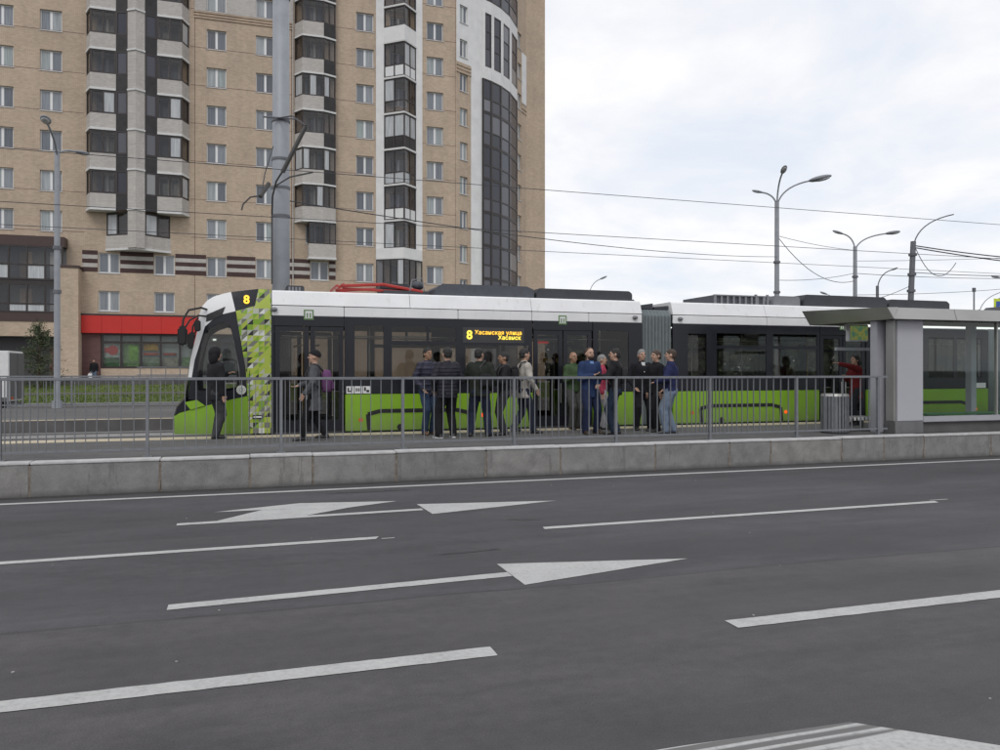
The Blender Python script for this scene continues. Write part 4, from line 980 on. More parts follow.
strips(SX, [9.83, 12.52, 14.14, 17.0, 19.85], [9.83, 12.5, 16.2, 19.85])
interior(SX, 9.9, 19.8, [(10.4, True), (11.3, False), (12.0, True), (13.0, False), (13.6, True), (16.2, True), (17.3, False), (18.3, True)], [(10.9, 17.9, 'pole_steel'), (12.6, 18.2, 'pole_steel'), (13.5, 17.8, 'pole_steel'), (14.8, 18.3, 'pole_yellow'), (17.6, 18.0, 'pole_steel')])
T(MB().box(9.9, 17.15, .22, 19.8, 19.35, .45), 'underframe', M['rubber'], sec=SX)
for x in (11.0, 12.5, 17.2, 18.6):
    for y in (17.5, 19.0):
        T(MB().prismy([(x+.3*math.cos(a*.393), .485+.3*math.sin(a*.393)) for a in range(16)], y-.06, y+.06), 'wheel', M['rail'], sec=SX)
# --- bellows
def bellows(x0, x1):
    n = 9; mb = MB(); prs = []
    for i in range(2*n+1):
        x = x0+(x1-x0)*i/(2*n); q = .0 if i % 2 else -.14
        prs.append([(x, yside(1, q), .5), (x, yside(1, q), 3.12), (x, yside(1, q-.12), 3.27), (x, yside(-1, q-.12), 3.27), (x, yside(-1, q), 3.12), (x, yside(-1, q), .5)])
    mb.rings(prs, False)
    T(mb, 'bellows', M['bellows'])
    for a, b, z in ((x0, (x0+x1)/2-.02, .14), ((x0+x1)/2+.02, x1, .09)): T(MB().add([(a, 17.2, 3.29), (b, 17.2, 3.29), (b, 17.2, 3.29+z), (a, 17.2, 3.29+z*.6), (a, 19.3, 3.29), (b, 19.3, 3.29), (b, 19.3, 3.29+z), (a, 19.3, 3.29+z*.6)], [(0, 1, 2, 3), (4, 7, 6, 5), (3, 2, 6, 7), (0, 3, 7, 4), (1, 5, 6, 2)]), 'gangway_cover', M['roofdark'])
bellows(9.01, 9.82); bellows(19.86, 20.67)
# --- things seen inside the first section through its doors
for x in (6.5, 7.15): T(MB().box(x, 19.2, 2.5, x+.3, 19.24, 2.56), 'stop_display', emit('red_display', (1, .06, .03), .35))
for x in (6.42, 7.1, 7.45): T(MB().box(x, 18.6, 2.0, x+.22, 18.68, 2.1), 'validator', M['pole_yellow'])
for x in (1.0, 1.4): T(MB().tube([(x, 18.9, 2.35), (x+.2, 18.9, 2.39)], .022, 6), 'hand_loop', M['pole_yellow'])
# --- roof equipment
T(MB().box(.78, 17.5, 3.47, 1.16, 19.0, 3.62), 'roof_vent', M['roofdark'], bevel=.02)
for x in (.83, .90, .97, 1.04): T(MB().box(x, 17.49, 3.5, x+.04, 17.5, 3.59), 'vent_slot', M['rooflight'])
def roofbox(x0, x1, h, mat, ch=.18, y0=17.4, y1=19.1):
    mb = MB(); mb.prismy([(x0, 3.47), (x1, 3.47), (x1, 3.47+h*.75), (x1-ch, 3.47+h), (x0+ch, 3.47+h), (x0, 3.47+h*.55)], y0, y1)
    return T(mb, 'roof_box', mat, bevel=.015)
roofbox(4.02, 6.4, .29, M['roofgrey']); roofbox(6.45, 8.95, .26, M['roofdark'], .08)
roofbox(13.95, 16.7, .33, M['roofdark'], .1); roofbox(16.75, 18.9, .28, M['roofdark'], .1); roofbox(22, 25, .3, M['roofdark'])
rb = T(MB().box(11.3, 17.5, 3.47, 12.75, 19.0, 3.72), 'roof_box', M['roofgrey'])
for i in range(9): T(MB().box(11.3+i*.18, 17.46, 3.47, 11.35+i*.18, 17.5, 3.715), 'rib', M['rooflight'], rb)
for a in (12.5, 12.85): T(MB().box(a, 17.44, 3.47, a+.05, 17.5, 3.76), 'bracket', M['rooflight'], rb)
T(MB().box(11.28, 17.45, 3.70, 12.95, 17.52, 3.73), 'bracket_rail', M['rooflight'], rb)
roofbox(13.0, 13.85, .27, M['rooflight'], .05)
T(MB().box(9.1, 17.9, 3.5, 9.3, 18.3, 3.58), 'roof_vent', M['roofdark'], bevel=.03)
# folded pantograph
pan = T(MB().box(2.9, 17.7, 3.5, 3.9, 18.8, 3.6), 'pantograph', M['roofdark'])
mb = MB(); mb.tube([(1.95, 17.75, 3.670), (2.9, 17.72, 3.730), (3.8, 17.72, 3.590)], .035, 6); mb.tube([(1.95, 18.75, 3.670), (2.9, 18.78, 3.730), (3.8, 18.78, 3.590)], .035, 6)
mb.tube([(2.0, 17.8, 3.62), (3.1, 17.75, 3.590), (3.85, 17.75, 3.56)], .03, 6); mb.tube([(2.0, 18.7, 3.62), (3.85, 18.75, 3.56)], .03, 6)
mb.tube([(1.9, 17.4, 3.610), (1.86, 17.6, 3.660), (1.86, 18.9, 3.660), (1.9, 19.1, 3.610)], .03, 6); mb.tube([(2.05, 17.4, 3.630), (2.0, 17.6, 3.690), (2.0, 18.9, 3.690), (2.05, 19.1, 3.630)], .03, 6)
T(mb, 'pantograph_arm', M['panto_red'], pan)
T(MB().box(2.85, 17.85, 3.6, 3.55, 18.65, 3.78), 'pantograph_drive', M['roofdark'], pan, bevel=.05)
T(MB().ell((3.75, 18.0, 3.76), (.14, .14, .11), 12, 7), 'insulator', M['roofgrey'], pan, smooth=True)
T(MB().tube([(3.5, 17.7, 3.6), (3.55, 17.7, 3.85), (3.8, 17.75, 3.9), (3.85, 17.75, 3.6)], .015, 6), 'cable', M['rooflight'], pan)
# --- tail section: the leading section turned end for end
for o in list(S1):
    def cp(src, par, top):
        c_ = src.copy(); COL.objects.link(c_); c_.parent = par
        if top: c_.location = (0, 0, 0); c_.rotation_euler = (0, 0, math.pi)
        for ch in src.children: cp(ch, c_, False)
    cp(o, tram, True)

# ================================================================== RAILINGS
FY = 13.2
rl = thing('platform_railing', 'long grey metal railing with rhythmic bars along the near platform edge', 'railing', (5, FY, .473))
posts = [-1.47+1.98*i for i in range(-4, 8)]; posts[-1] = 12.42
bar0 = MB().box(-.0055, -.013, .13, .0055, .013, 1.17).build('bar', M['galv'], rl, local=True); first = True
pst0 = MB().box(-.022, -.03, 0, .022, .03, 1.19).box(-.07, -.07, 0, .07, .07, .014).build('post', M['galv'], rl, local=True)
O_ = ORG[rl.name]
for i, x in enumerate(posts):
    p = pst0 if i == 0 else inst(pst0, rl); p.location = (x-O_.x, 0, 0)
for i, (a, b) in enumerate(zip(posts, posts[1:])):
    MB().box(a-.0, FY-.025, 1.645, b-.004, FY+.025, 1.69).build('top_rail', M['galv'], rl, bevel=.006)
    MB().box(a+.023, FY-.015, .575, b-.023, FY+.015, .605).build('bottom_rail', M['galv'], rl)
    n = 16; us = []; x = 0
    for k_ in range(n): x += .085+.165*(k_/(n-1))**1.1; us.append(x)
    L = us[-1]; us = [u/L for u in us[:-1]]
    if i % 2 == 0: us = [1-u for u in us]
    us = sorted(us)
    if i == len(posts)-2: us = [.12+.11*k_ for k_ in range(8)]
    for u in us:
        o = bar0 if first else inst(bar0, rl); first = False; o.location = (a+(b-a)*u-O_.x, 0, 0)
MB().box(12.42, FY-.024, 1.646, 12.66, FY+.024, 1.689).build('top_rail', M['galv'], rl); MB().box(12.45, FY-.015, .575, 12.66, FY+.015, .605).build('bottom_rail', M['galv'], rl)
# far railing beyond the second track
fr_ = thing('far_railing', 'grey bar railing along the back of the far tram platform', 'railing', (-8, 31.55, .474))
fb0 = MB().box(-.007, -.007, .1, .007, .007, 1.08).build('bar', M['galv'], fr_, local=True)
fp0 = MB().box(-.03, -.03, 0, .03, .03, 1.1).build('post', M['galv'], fr_, local=True)
for i in range(12):
    p = fp0 if i == 0 else inst(fp0, fr_); p.location = (-12+i*2, 0, 0)
    if i < 11:
        for k_ in range(1, 9):
            o = fb0 if (i == 0 and k_ == 1) else inst(fb0, fr_); o.location = (-12+i*2+k_*2/9, 0, 0)
for z in (1.56, .55): MB().box(-20, 31.52, z, 2, 31.58, z+.05).build('rail', M['galv'], fr_)

# ================================================================== SHELTER
SY = 13.2
sh = thing('tram_shelter', 'glass and brushed steel tram stop shelter with a wide pale pillar', 'shelter', (18, 14.3, .473))
# canopy: front fascia leans outward, slanted end
mb = MB()
mb.add([(12.66, SY-.20, 2.86), (26, SY-.20, 2.86), (26, SY-.13, 3.1), (12.55, SY-.13, 3.1), (12.72, SY+.05, 2.86), (26, SY+.05, 2.86), (26, SY+.02, 3.1), (12.62, SY+.02, 3.1)],
       [(0, 1, 2, 3), (4, 7, 6, 5), (0, 4, 5, 1), (3, 2, 6, 7), (0, 3, 7, 4), (1, 5, 6, 2)])
mb.build('canopy_fascia', M['brushed'], sh)
for x in (14.3, 17.1, 19.9, 22.7): MB().add([(x, SY-.203, 2.865), (x+.012, SY-.203, 2.865), (x+.012, SY-.134, 3.097), (x, SY-.134, 3.097), (x, SY-.15, 2.865), (x+.012, SY-.15, 2.865), (x+.012, SY-.1, 3.097), (x, SY-.1, 3.097)], [(0, 1, 2, 3), (4, 7, 6, 5), (0, 3, 7, 4), (1, 5, 6, 2), (3, 2, 6, 7), (0, 4, 5, 1)]).build('fascia_joint', M['steel_dark'], sh)
mb = MB()
mb.add([(12.65, SY-.19, 2.86), (12.60, 15.5, 2.86), (12.42, 15.55, 3.19), (12.545, SY-.12, 3.1), (12.85, SY-.02, 2.86), (12.75, 15.5, 2.86), (12.6, 15.55, 3.2), (12.75, SY-.2, 3.1)],
       [(0, 3, 2, 1), (4, 5, 6, 7), (0, 1, 5, 4), (3, 7, 6, 2), (0, 4, 7, 3), (1, 2, 6, 5)])
mb.build('canopy_end', M['brushed'], sh)
mb = MB(); mb.prismx([(SY+.02, 3.06), (15.55, 3.16), (15.55, 3.2), (SY+.02, 3.095)], 12.62, 26); mb.build('canopy_roof', M['steel_dark'], sh)
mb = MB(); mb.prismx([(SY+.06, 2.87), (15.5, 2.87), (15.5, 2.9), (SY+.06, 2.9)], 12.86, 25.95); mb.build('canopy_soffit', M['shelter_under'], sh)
MB().box(12.76, 15.5, 2.86, 26, 15.56, 3.2).build('rear_fascia', M['steel_dark'], sh)
MB().box(13.3, 15.0, 2.83, 25.0, 15.1, 2.865).build('lamp_tube', M['tube_light'], sh)
# pillar
MB().box(12.88, SY+.01, .473, 13.62, 13.5, .735).build('pillar_base', M['steel_dark'], sh)
MB().box(12.90, SY+.03, .735, 13.6, 13.47, 2.86).build('pillar_core', M['brushed'], sh)
MB().box(12.93, SY-.0, .737, 13.61, SY+.028, 2.855).build('pillar_panel', M['panel_grey'], sh, bevel=.006)
MB().box(12.875, SY+.04, .737, 12.898, 13.46, 2.855).build('pillar_side', M['brushed'], sh)
MB().box(12.74, 13.56, .473, 13.1, 13.76, 2.86).build('rear_column', M['panel_grey2'], sh, bevel=.01)
# glazed wall facing the road
MB().box(13.63, SY+.02, .70, 26, SY+.16, .82).build('base_beam', M['panel_grey2'], sh, bevel=.01)
MB().box(13.63, SY+.1, .473, 26, SY+.2, .70).build('base_plinth', M['concrete_dark'], sh)
for a, b in ((13.66, 15.70), (15.74, 17.76), (17.8, 19.82), (19.86, 21.88), (21.92, 23.94), (23.98, 25.96)):
    MB().box(a, SY+.07, .82, b, SY+.082, 2.85).build('glass_pane', M['sglass'], sh)
    MB().box(b+.003, SY+.04, .82, b+.037, SY+.11, 2.855).build('mullion', M['brushed'], sh)
for x in (16.4, 19.2, 22.0, 24.8): MB().box(x, 14.5, .473, x+.16, 14.66, 2.87).build('rear_column', M['panel_grey2'], sh)
MB().box(12.95, 15.02, 2.26, 13.9, 15.08, 2.33).build('crossbar', M['panel_grey'], sh)
# hanging information screen
sc_ = thing('information_screen', 'framed information screen hanging from the shelter canopy end', 'screen', (13.45, 14.95, 2.85))
MB().box(13.18, 14.88, 2.47, 13.74, 15.0, 2.86).build('screen_housing', M['swhite'], sc_, bevel=.015)
def screen_lit(t, col):
    e_ = t.n('ShaderNodeEmission'); t.l(col, e_.inputs[0]); e_.inputs[1].default_value = .36; t.l(e_.outputs[0], t.out.inputs[0]); return t.m
mp = NT('map_print'); v_ = mp.coord(); f_ = mp.noise(v_, 9, 3)
MB().box(13.22, 14.866, 2.505, 13.70, 14.88, 2.825).build('screen_face', screen_lit(mp, mp.ramp(f_, [(.36, (.10, .22, .16)), (.48, (.18, .28, .10)), (.56, (.34, .32, .09)), (.66, (.20, .26, .12))])), sc_)
MB().box(13.13, 14.9, 2.72, 13.18, 14.98, 2.86).build('bracket', M['swhite'], sc_)
# bench and bin
bn = thing('bench', 'low green slatted bench inside the glass shelter', 'bench', (16.5, 13.95, .473))
for i in range(4): MB().box(14.3, 13.78+i*.11, .80, 19.4, 13.87+i*.11, .835).build('slat', plain('bench_green', (.05, .15, .06), .5), bn, bevel=.008)
for x in (14.7, 16.2, 17.7, 19.1): MB().box(x, 13.8, .473, x+.06, 14.18, .80).build('leg', M['steel_dark'], bn)
lb = thing('litter_bin', 'grey ribbed steel litter bin standing by the end of the railing', 'litter bin', (11.9, 13.85, .473))
MB().tube([(11.9, 13.85, .48), (11.9, 13.85, 1.24)], .26, 24).build('liner', M['steel_dark'], lb)
for i in range(26):
    a = 2*math.pi*i/26; c_, s_ = math.cos(a), math.sin(a)
    MB().wallbox((11.9+.275*c_+.022*s_, 13.85+.275*s_-.022*c_), (11.9+.275*c_-.022*s_, 13.85+.275*s_+.022*c_), .5, 1.25, -.006, .008).build('slat', M['galv'], lb)
MB().tube([(11.9, 13.85, 1.25), (11.9, 13.85, 1.30)], [.29, .27], 24).build('rim', M['brushed'], lb)
MB().tube([(11.9, 13.85, .473), (11.9, 13.85, .50)], .28, 24).build('foot', M['rubber'], lb)
rk = thing('perforated_seat', 'pale perforated metal seat half hidden behind the bin and railing', 'seat', (12.75, 14.3, .473))
MB().box(12.2, 14.15, .74, 13.2, 14.5, .78).build('seat_plate', M['brushed'], rk, bevel=.01)
for i in range(9): MB().box(12.24+i*.105, 14.13, .70, 12.29+i*.105, 14.15, .77).build('tooth', M['swhite'], rk)
for x in (12.35, 13.0): MB().box(x, 14.28, .473, x+.05, 14.36, .74).build('leg', M['steel_dark'], rk)

# ================================================================== POLES, LAMPS, WIRES
def bez(a, b, c, n=10):
    a, b, c = Vector(a), Vector(b), Vector(c)
    return [a*(1-t)**2+b*2*t*(1-t)+c*t*t for t in [i/n for i in range(n+1)]]
def lamp_head(parent, tip, direction, L=.75, wd=.16):
    d = Vector(direction).normalized(); q = d.to_track_quat('X', 'Z').to_matrix()
    h = MB().ell(Vector(tip)+d*L*.42, (L*.5, wd, wd*.55), 12, 8, q).build('lamp_head', M['lamp_head'], parent, smooth=True)
    MB().ell(Vector(tip)+d*L*.52-Vector((0, 0, wd*.30)), (L*.34, wd*.78, wd*.4), 10, 6, q).build('lamp_lens', M['lamp_lens'], h, smooth=True)
def lamp(label, base, h, r, arms, mat='polegrey', group=None, lean=(0, 0), clamps=()):
    t = thing('street_lamp', label, 'street lamp', base, group)
    b = Vector(base); top = b+Vector((lean[0], lean[1], h))
    MB().tube([b, b+(top-b)*.5, top], [r, r*.9, r*.8], 10).build('pole', M[mat], t, smooth=False)
    MB().tube([b, b+Vector((0, 0, .25))], r*1.6, 10).build('base', M[mat], t)
    for rt_, dz, aw, L in arms:
        dx, dy = rt_*.9527+aw*.304, -rt_*.304+aw*.9527
        tip = top+Vector((dx, dy, dz)); ctrl = top+Vector((dx*.08, dy*.08, dz*.75))
        pts = bez(top-Vector((0, 0, .3)), ctrl, tip); MB().tube(pts, r*(.32 if L else .2), 6).build('arm', M[mat], t)
        if L: lamp_head(t, tip, pts[-1]-pts[-2], L, L*.2)
    for f in clamps: MB().tube([b+(top-b)*f-Vector((0, 0, .06)), b+(top-b)*f+Vector((0, 0, .06))], r*1.25, 10).build('clamp', M['poledark'], t)
    return t
lamp('tall grey street lamp left of the red shop front, standing by the far railing', (-6.4, 31.25, .474), 9.1, .11, [(.8, .3, -2.0, .8), (.32, .1, .6, .6)], clamps=(.45, .62))
lamp('tallest triple-headed lamp pole above the middle of the right sky', (28.5, 37.8, 0), 11.3, .15, [(-.75, .6, .2, .65), (1.75, 1.15, -.3, 1.3), (-.12, 1.35, -1.2, .8)], clamps=(.55, .7))
lamp('second twin-headed lamp pole, shorter and right of the tallest one', (37.6, 41.9, 0), 9.85, .15, [(-.7, .85, .2, .75), (1.9, .8, -.2, 1.0)], clamps=(.6, .8))
lamp('dark leaning pole with a long bare arm reaching right', (31.3, 31.4, 0), 8.25, .16, [(1.85, 1.3, -.3, 0)], 'poledark', lean=(.45, 0), clamps=(.7, .8, .92))
lamp('small dark lamp post left of the leaning pole', (44.0, 46.8, 0), 8.0, .13, [(1.0, 1.15, 0, .6)], 'poledark')
lamp('low single lamp peeking above the shelter roof', (34.1, 39.3, 0), 5.6, .06, [(-.75, .8, 0, .5)], 'polegrey2')
lamp('single lamp right of the apartment block above the tram roof', (19.4, 43.4, 0), 6.3, .07, [(.7, .95, 0, .5)], 'polegrey2')
lamp('lamp post at the right edge with arm curving right', (43.5, 37.9, 0), 5.6, .08, [(1.9, 1.2, 0, .7)], 'polegrey2')
lamp('lamp with short arm entering from the right edge of the view', (46.5, 37.9, 0), 7.2, .08, [(-1.0, .5, 0, .6)], 'polegrey2')
tp = thing('thin_mast', 'thin straight bare mast beside the right edge lamp', 'mast', (43.2, 38.0, 0)); MB().tube([(43.2, 38, 0), (43.2, 38, 6.95)], .05, 8).build('pole', M['polegrey2'], tp); MB().box(43.1, 37.95, 6.7, 43.3, 38.05, 6.95).build('cap', M['poledark'], tp)
sg = thing('crossing_sign', 'fluorescent yellow bordered blue crossing sign at the right edge', 'road sign', (40.6, 34.0, 0))
MB().tube([(40.6, 34.06, 0), (40.6, 34.06, 5.9)], .05, 8).build('post', M['polegrey2'], sg)
MB().box(40.1, 33.98, 4.85, 41.1, 34.0, 5.85).build('plate', M['sfluor'], sg); MB().box(40.25, 33.965, 5.0, 40.95, 33.98, 5.7).build('blue_field', M['sblue'], sg)
MB().prismy([(40.33, 5.08), (40.87, 5.08), (40.6, 5.6)], 33.955, 33.965).build('triangle', M['swhite'], sg)
MB().box(40.56, 33.95, 5.15, 40.62, 33.955, 5.4).box(40.54, 33.95, 5.42, 40.64, 33.955, 5.5).build('walker_symbol', M['trim_black'], sg)
# catenary mast between the tracks
ms = thing('catenary_mast', 'thick grey catenary mast rising behind the tram cab', 'mast', (.78, 20.25, .15))
MB().tube([(.78, 20.25, .15), (.78, 20.25, 6), (.78, 20.25, 13)], [.215, .21, .195], 20).build('pole', M['polegrey'], ms, smooth=True)
MB().tube([(.78, 20.25, .15), (.78, 20.25, .45)], .3, 16).build('base', M['concrete'], ms)
for z in (11.0, 7.95, 7.0, 6.3, 5.6): MB().tube([(.78, 20.25, z-.03), (.78, 20.25, z+.03)], .225, 20).build('clamp', M['poledark'], ms)
mb = MB(); mb.tube([(.35, 20.0, 7.95), (1.15, 20.0, 7.97)], .022, 6); MB().tube([(.7, 20.0, 7.95), (1.0, 19.4, 7.85), (1.26, 18.5, 7.38)], .018, 6).build('stay_wire', M['wire'], ms)
mb.build('bracket', M['poledark'], ms)
MB().tube([(1.25, 18.5, 7.35), (.95, 18.55, 6.72), (.75, 18.6, 6.3)], .05, 8).build('insulator', M['insul'], ms)
MB().tube([(.75, 18.6, 6.32), (.62, 18.9, 6.15), (.56, 19.6, 5.95), (.56, 20.02, 5.6), (.56, 20.03, 3.9)], .022, 6).build('feeder_cable', M['insul'], ms)
MB().tube([(.45, 18.5, 6.0), (.26, 18.3, 5.65)], .05, 8).build('insulator', M['insul'], ms)
MB().tube([(.55, 18.7, 6.9), (.36, 18.5, 6.2), (.3, 18.35, 5.8)], .012, 6).build('stay_wire', M['wire'], ms)
MB().tube([(.3, 18.3, 5.68), (.05, 18.28, 5.62), (-.1, 18.26, 5.45), (-.13, 18.25, 5.32)], .018, 6).build('registration_arm', M['insul'], ms)
MB().tube([(.62, 20.1, 6.3), (.95, 19.2, 6.35), (1.4, 18.4, 6.3)], .02, 6).build('registration_arm', M['insul'], ms)
nw = [0]
def wire(label, a, b, sag=.2, r=.014, n=14):
    a, b = Vector(a), Vector(b); pts = [a+(b-a)*t-Vector((0, 0, sag*4*t*(1-t))) for t in [i/n for i in range(n+1)]]
    return tag(MB().tube(pts, r, 5).build('overhead_wire', M['wire']), label, 'wire', 'overhead wires')
wire('overhead wire running the whole width, uppermost across the sky', (-60, 18.25, 6.55), (60, 18.25, 6.2), .1, .0078)
wire('contact wire over the near track below the uppermost wire', (-60, 18.26, 5.3), (70, 18.26, 5.2), .05, .0078)
wire('contact wire over the far track, low across the brick facade', (-60, 21.9, 5.4), (70, 21.9, 5.35), .05, .0078)
wire('span wire from the catenary mast to the tallest lamp pole', (.98, 20.25, 6.0), (28.4, 37.7, 8.2), .35, .014)
wire('slack drooping cable right of the tallest lamp pole', (28.6, 37.8, 9.3), (37.5, 41.9, 7.6), .9, .02)
wire('taut upper line between the tallest and second lamp poles', (28.6, 37.8, 9.4), (37.5, 41.9, 9.6), .1, .014)
wire('lower line from the tallest lamp pole to the second pole', (28.6, 37.8, 6.9), (37.5, 41.9, 8.1), .15, .016)
wire('faint line between tallest and second pole just above the tram', (28.6, 37.8, 5.0), (37.5, 41.9, 6.6), .1, .014)
wire('thick bundled cable from the leaning pole top to the right edge', (31.8, 31.4, 8.05), (54, 31.4, 8.3), .5, .03)
wire('second thick cable drooping below the bundled one at right', (31.8, 31.4, 7.95), (54, 31.0, 7.4), .4, .03)
wire('line leaving the leaning pole slightly lower toward the right edge', (31.75, 31.4, 6.7), (54, 32, 8.4), .5, .018)
wire('line from the second lamp pole past the leaning pole', (37.6, 41.9, 8.1), (60, 40, 8.6), .3, .018)
wire('low line from the second lamp pole to the right edge', (37.6, 41.9, 6.7), (60, 42, 8.6), .3, .016)
wire('thin line crossing left of the leaning pole from the second lamp', (37.6, 41.9, 8.9), (60, 38, 10.2), .2, .014)
wire('line running low from the tallest pole toward the tram roof at left', (28.4, 37.8, 5.2), (6, 30, 4.2), .2, .016)
wire('line rising from the tram roof boxes to the second pole', (37.5, 41.9, 6.6), (12, 34, 4.4), .2, .016)
wire('wire looping close to the leaning pole like a slack ring', (31.85, 31.35, 7.9), (34.5, 31.4, 7.3), 1.0, .018)
wire('short wire hanging on the left side of the leaning pole', (31.5, 31.4, 6.0), (29.3, 33, 5.2), .15, .014)

# ================================================================== TRUCK, TREE
tk = thing('box_truck', 'white box truck cut off by the left edge, beyond the far railing', 'truck', (-11.5, 37, 0))
MB().box(-14.8, 35.9, .55, -9.06, 38.0, 2.58).build('cargo_box', M['truckwhite'], tk, bevel=.03)
MB().box(-14.75, 35.88, .55, -9.1, 35.9, .72).build('side_rail', M['truckdark'], tk)
for y in (35.95, 37.0): MB().box(-9.06, y, .62, -9.02, y+.98, 2.5).build('rear_door', M['truckdark'], tk, bevel=.01)
MB().box(-16.6, 36.3, .4, -9.15, 37.6, .55).build('chassis', M['rubber'], tk)
mb = MB(); mb.prismy([(-14.95, .45), (-14.95, 2.2), (-15.8, 2.2), (-16.5, 1.35), (-16.75, 1.2), (-16.75, .45)], 36.0, 37.9); cabt = mb.build('cab', M['truckwhite'], tk, bevel=.04)
MB().box(-16.2, 35.985, 1.3, -15.2, 36.0, 1.95).build('cab_window', M['tblack'], cabt)
for x in (-9.9, -15.9):
    for y in (35.95, 37.7):
        tw = MB().prismy([(x+.36*math.cos(a*.314), .36+.36*math.sin(a*.314)) for a in range(20)], y, y+.24).build('wheel', M['rubber'], tk, bevel=.03)
        MB().prismy([(x+.19*math.cos(a*.449), .36+.19*math.sin(a*.449)) for a in range(14)], y-.012, y+.01).build('rim', M['galv'], tw)
MB().box(-9.1, 36.0, .35, -9.0, 37.9, .5).build('rear_bumper', M['truckdark'], tk); MB().box(-9.02, 36.05, .62, -8.99, 36.2, .74).build('tail_light', M['orange'], tk)

tr_ = thing('bushy_tree', 'small dark green tree in front of the dark passage at left', 'tree', (-12.6, 56.6, .7))
rt = random.Random(9)
mb = MB(); mb.tube([(-12.6, 56.6, .6), (-12.62, 56.6, 2.2), (-12.55, 56.62, 3.8), (-12.6, 56.6, 4.9)], [.11, .09, .05, .015], 8); trk = mb.build('trunk', M['bark'], tr_)
lv = MB(); lm = MB()
for i in range(95):
    z = rt.uniform(1.0, 4.7); a = rt.uniform(0, 6.28); w_ = max(.15, 1.75*(1-((z-1.0)/4.2)**1.5))*rt.uniform(.6, 1.15)
    st = Vector((-12.6, 56.6, z)); en = st+Vector((math.cos(a)*w_, math.sin(a)*w_, rt.uniform(-.15, .45)))
    lm.tube([st, (st+en)/2+Vector((0, 0, .06)), en], [.025, .015, .006], 5)
    for q in range(46):
        t_ = rt.uniform(.25, 1.05); c_ = st+(en-st)*t_+Vector((rt.gauss(0, .13), rt.gauss(0, .13), rt.gauss(0, .13)))
        u = Vector((rt.gauss(0, 1), rt.gauss(0, 1), rt.gauss(0, 1))).normalized()*rt.uniform(.05, .1); v = Vector((rt.gauss(0, 1), rt.gauss(0, 1), rt.gauss(0, 1))).normalized()*.03
        lv.add([c_-u, c_+v, c_+u, c_-v], [(0, 1, 2, 3)])
lm.build('limbs', M['bark'], trk); lv.build('crown', M['leaf'], tr_)

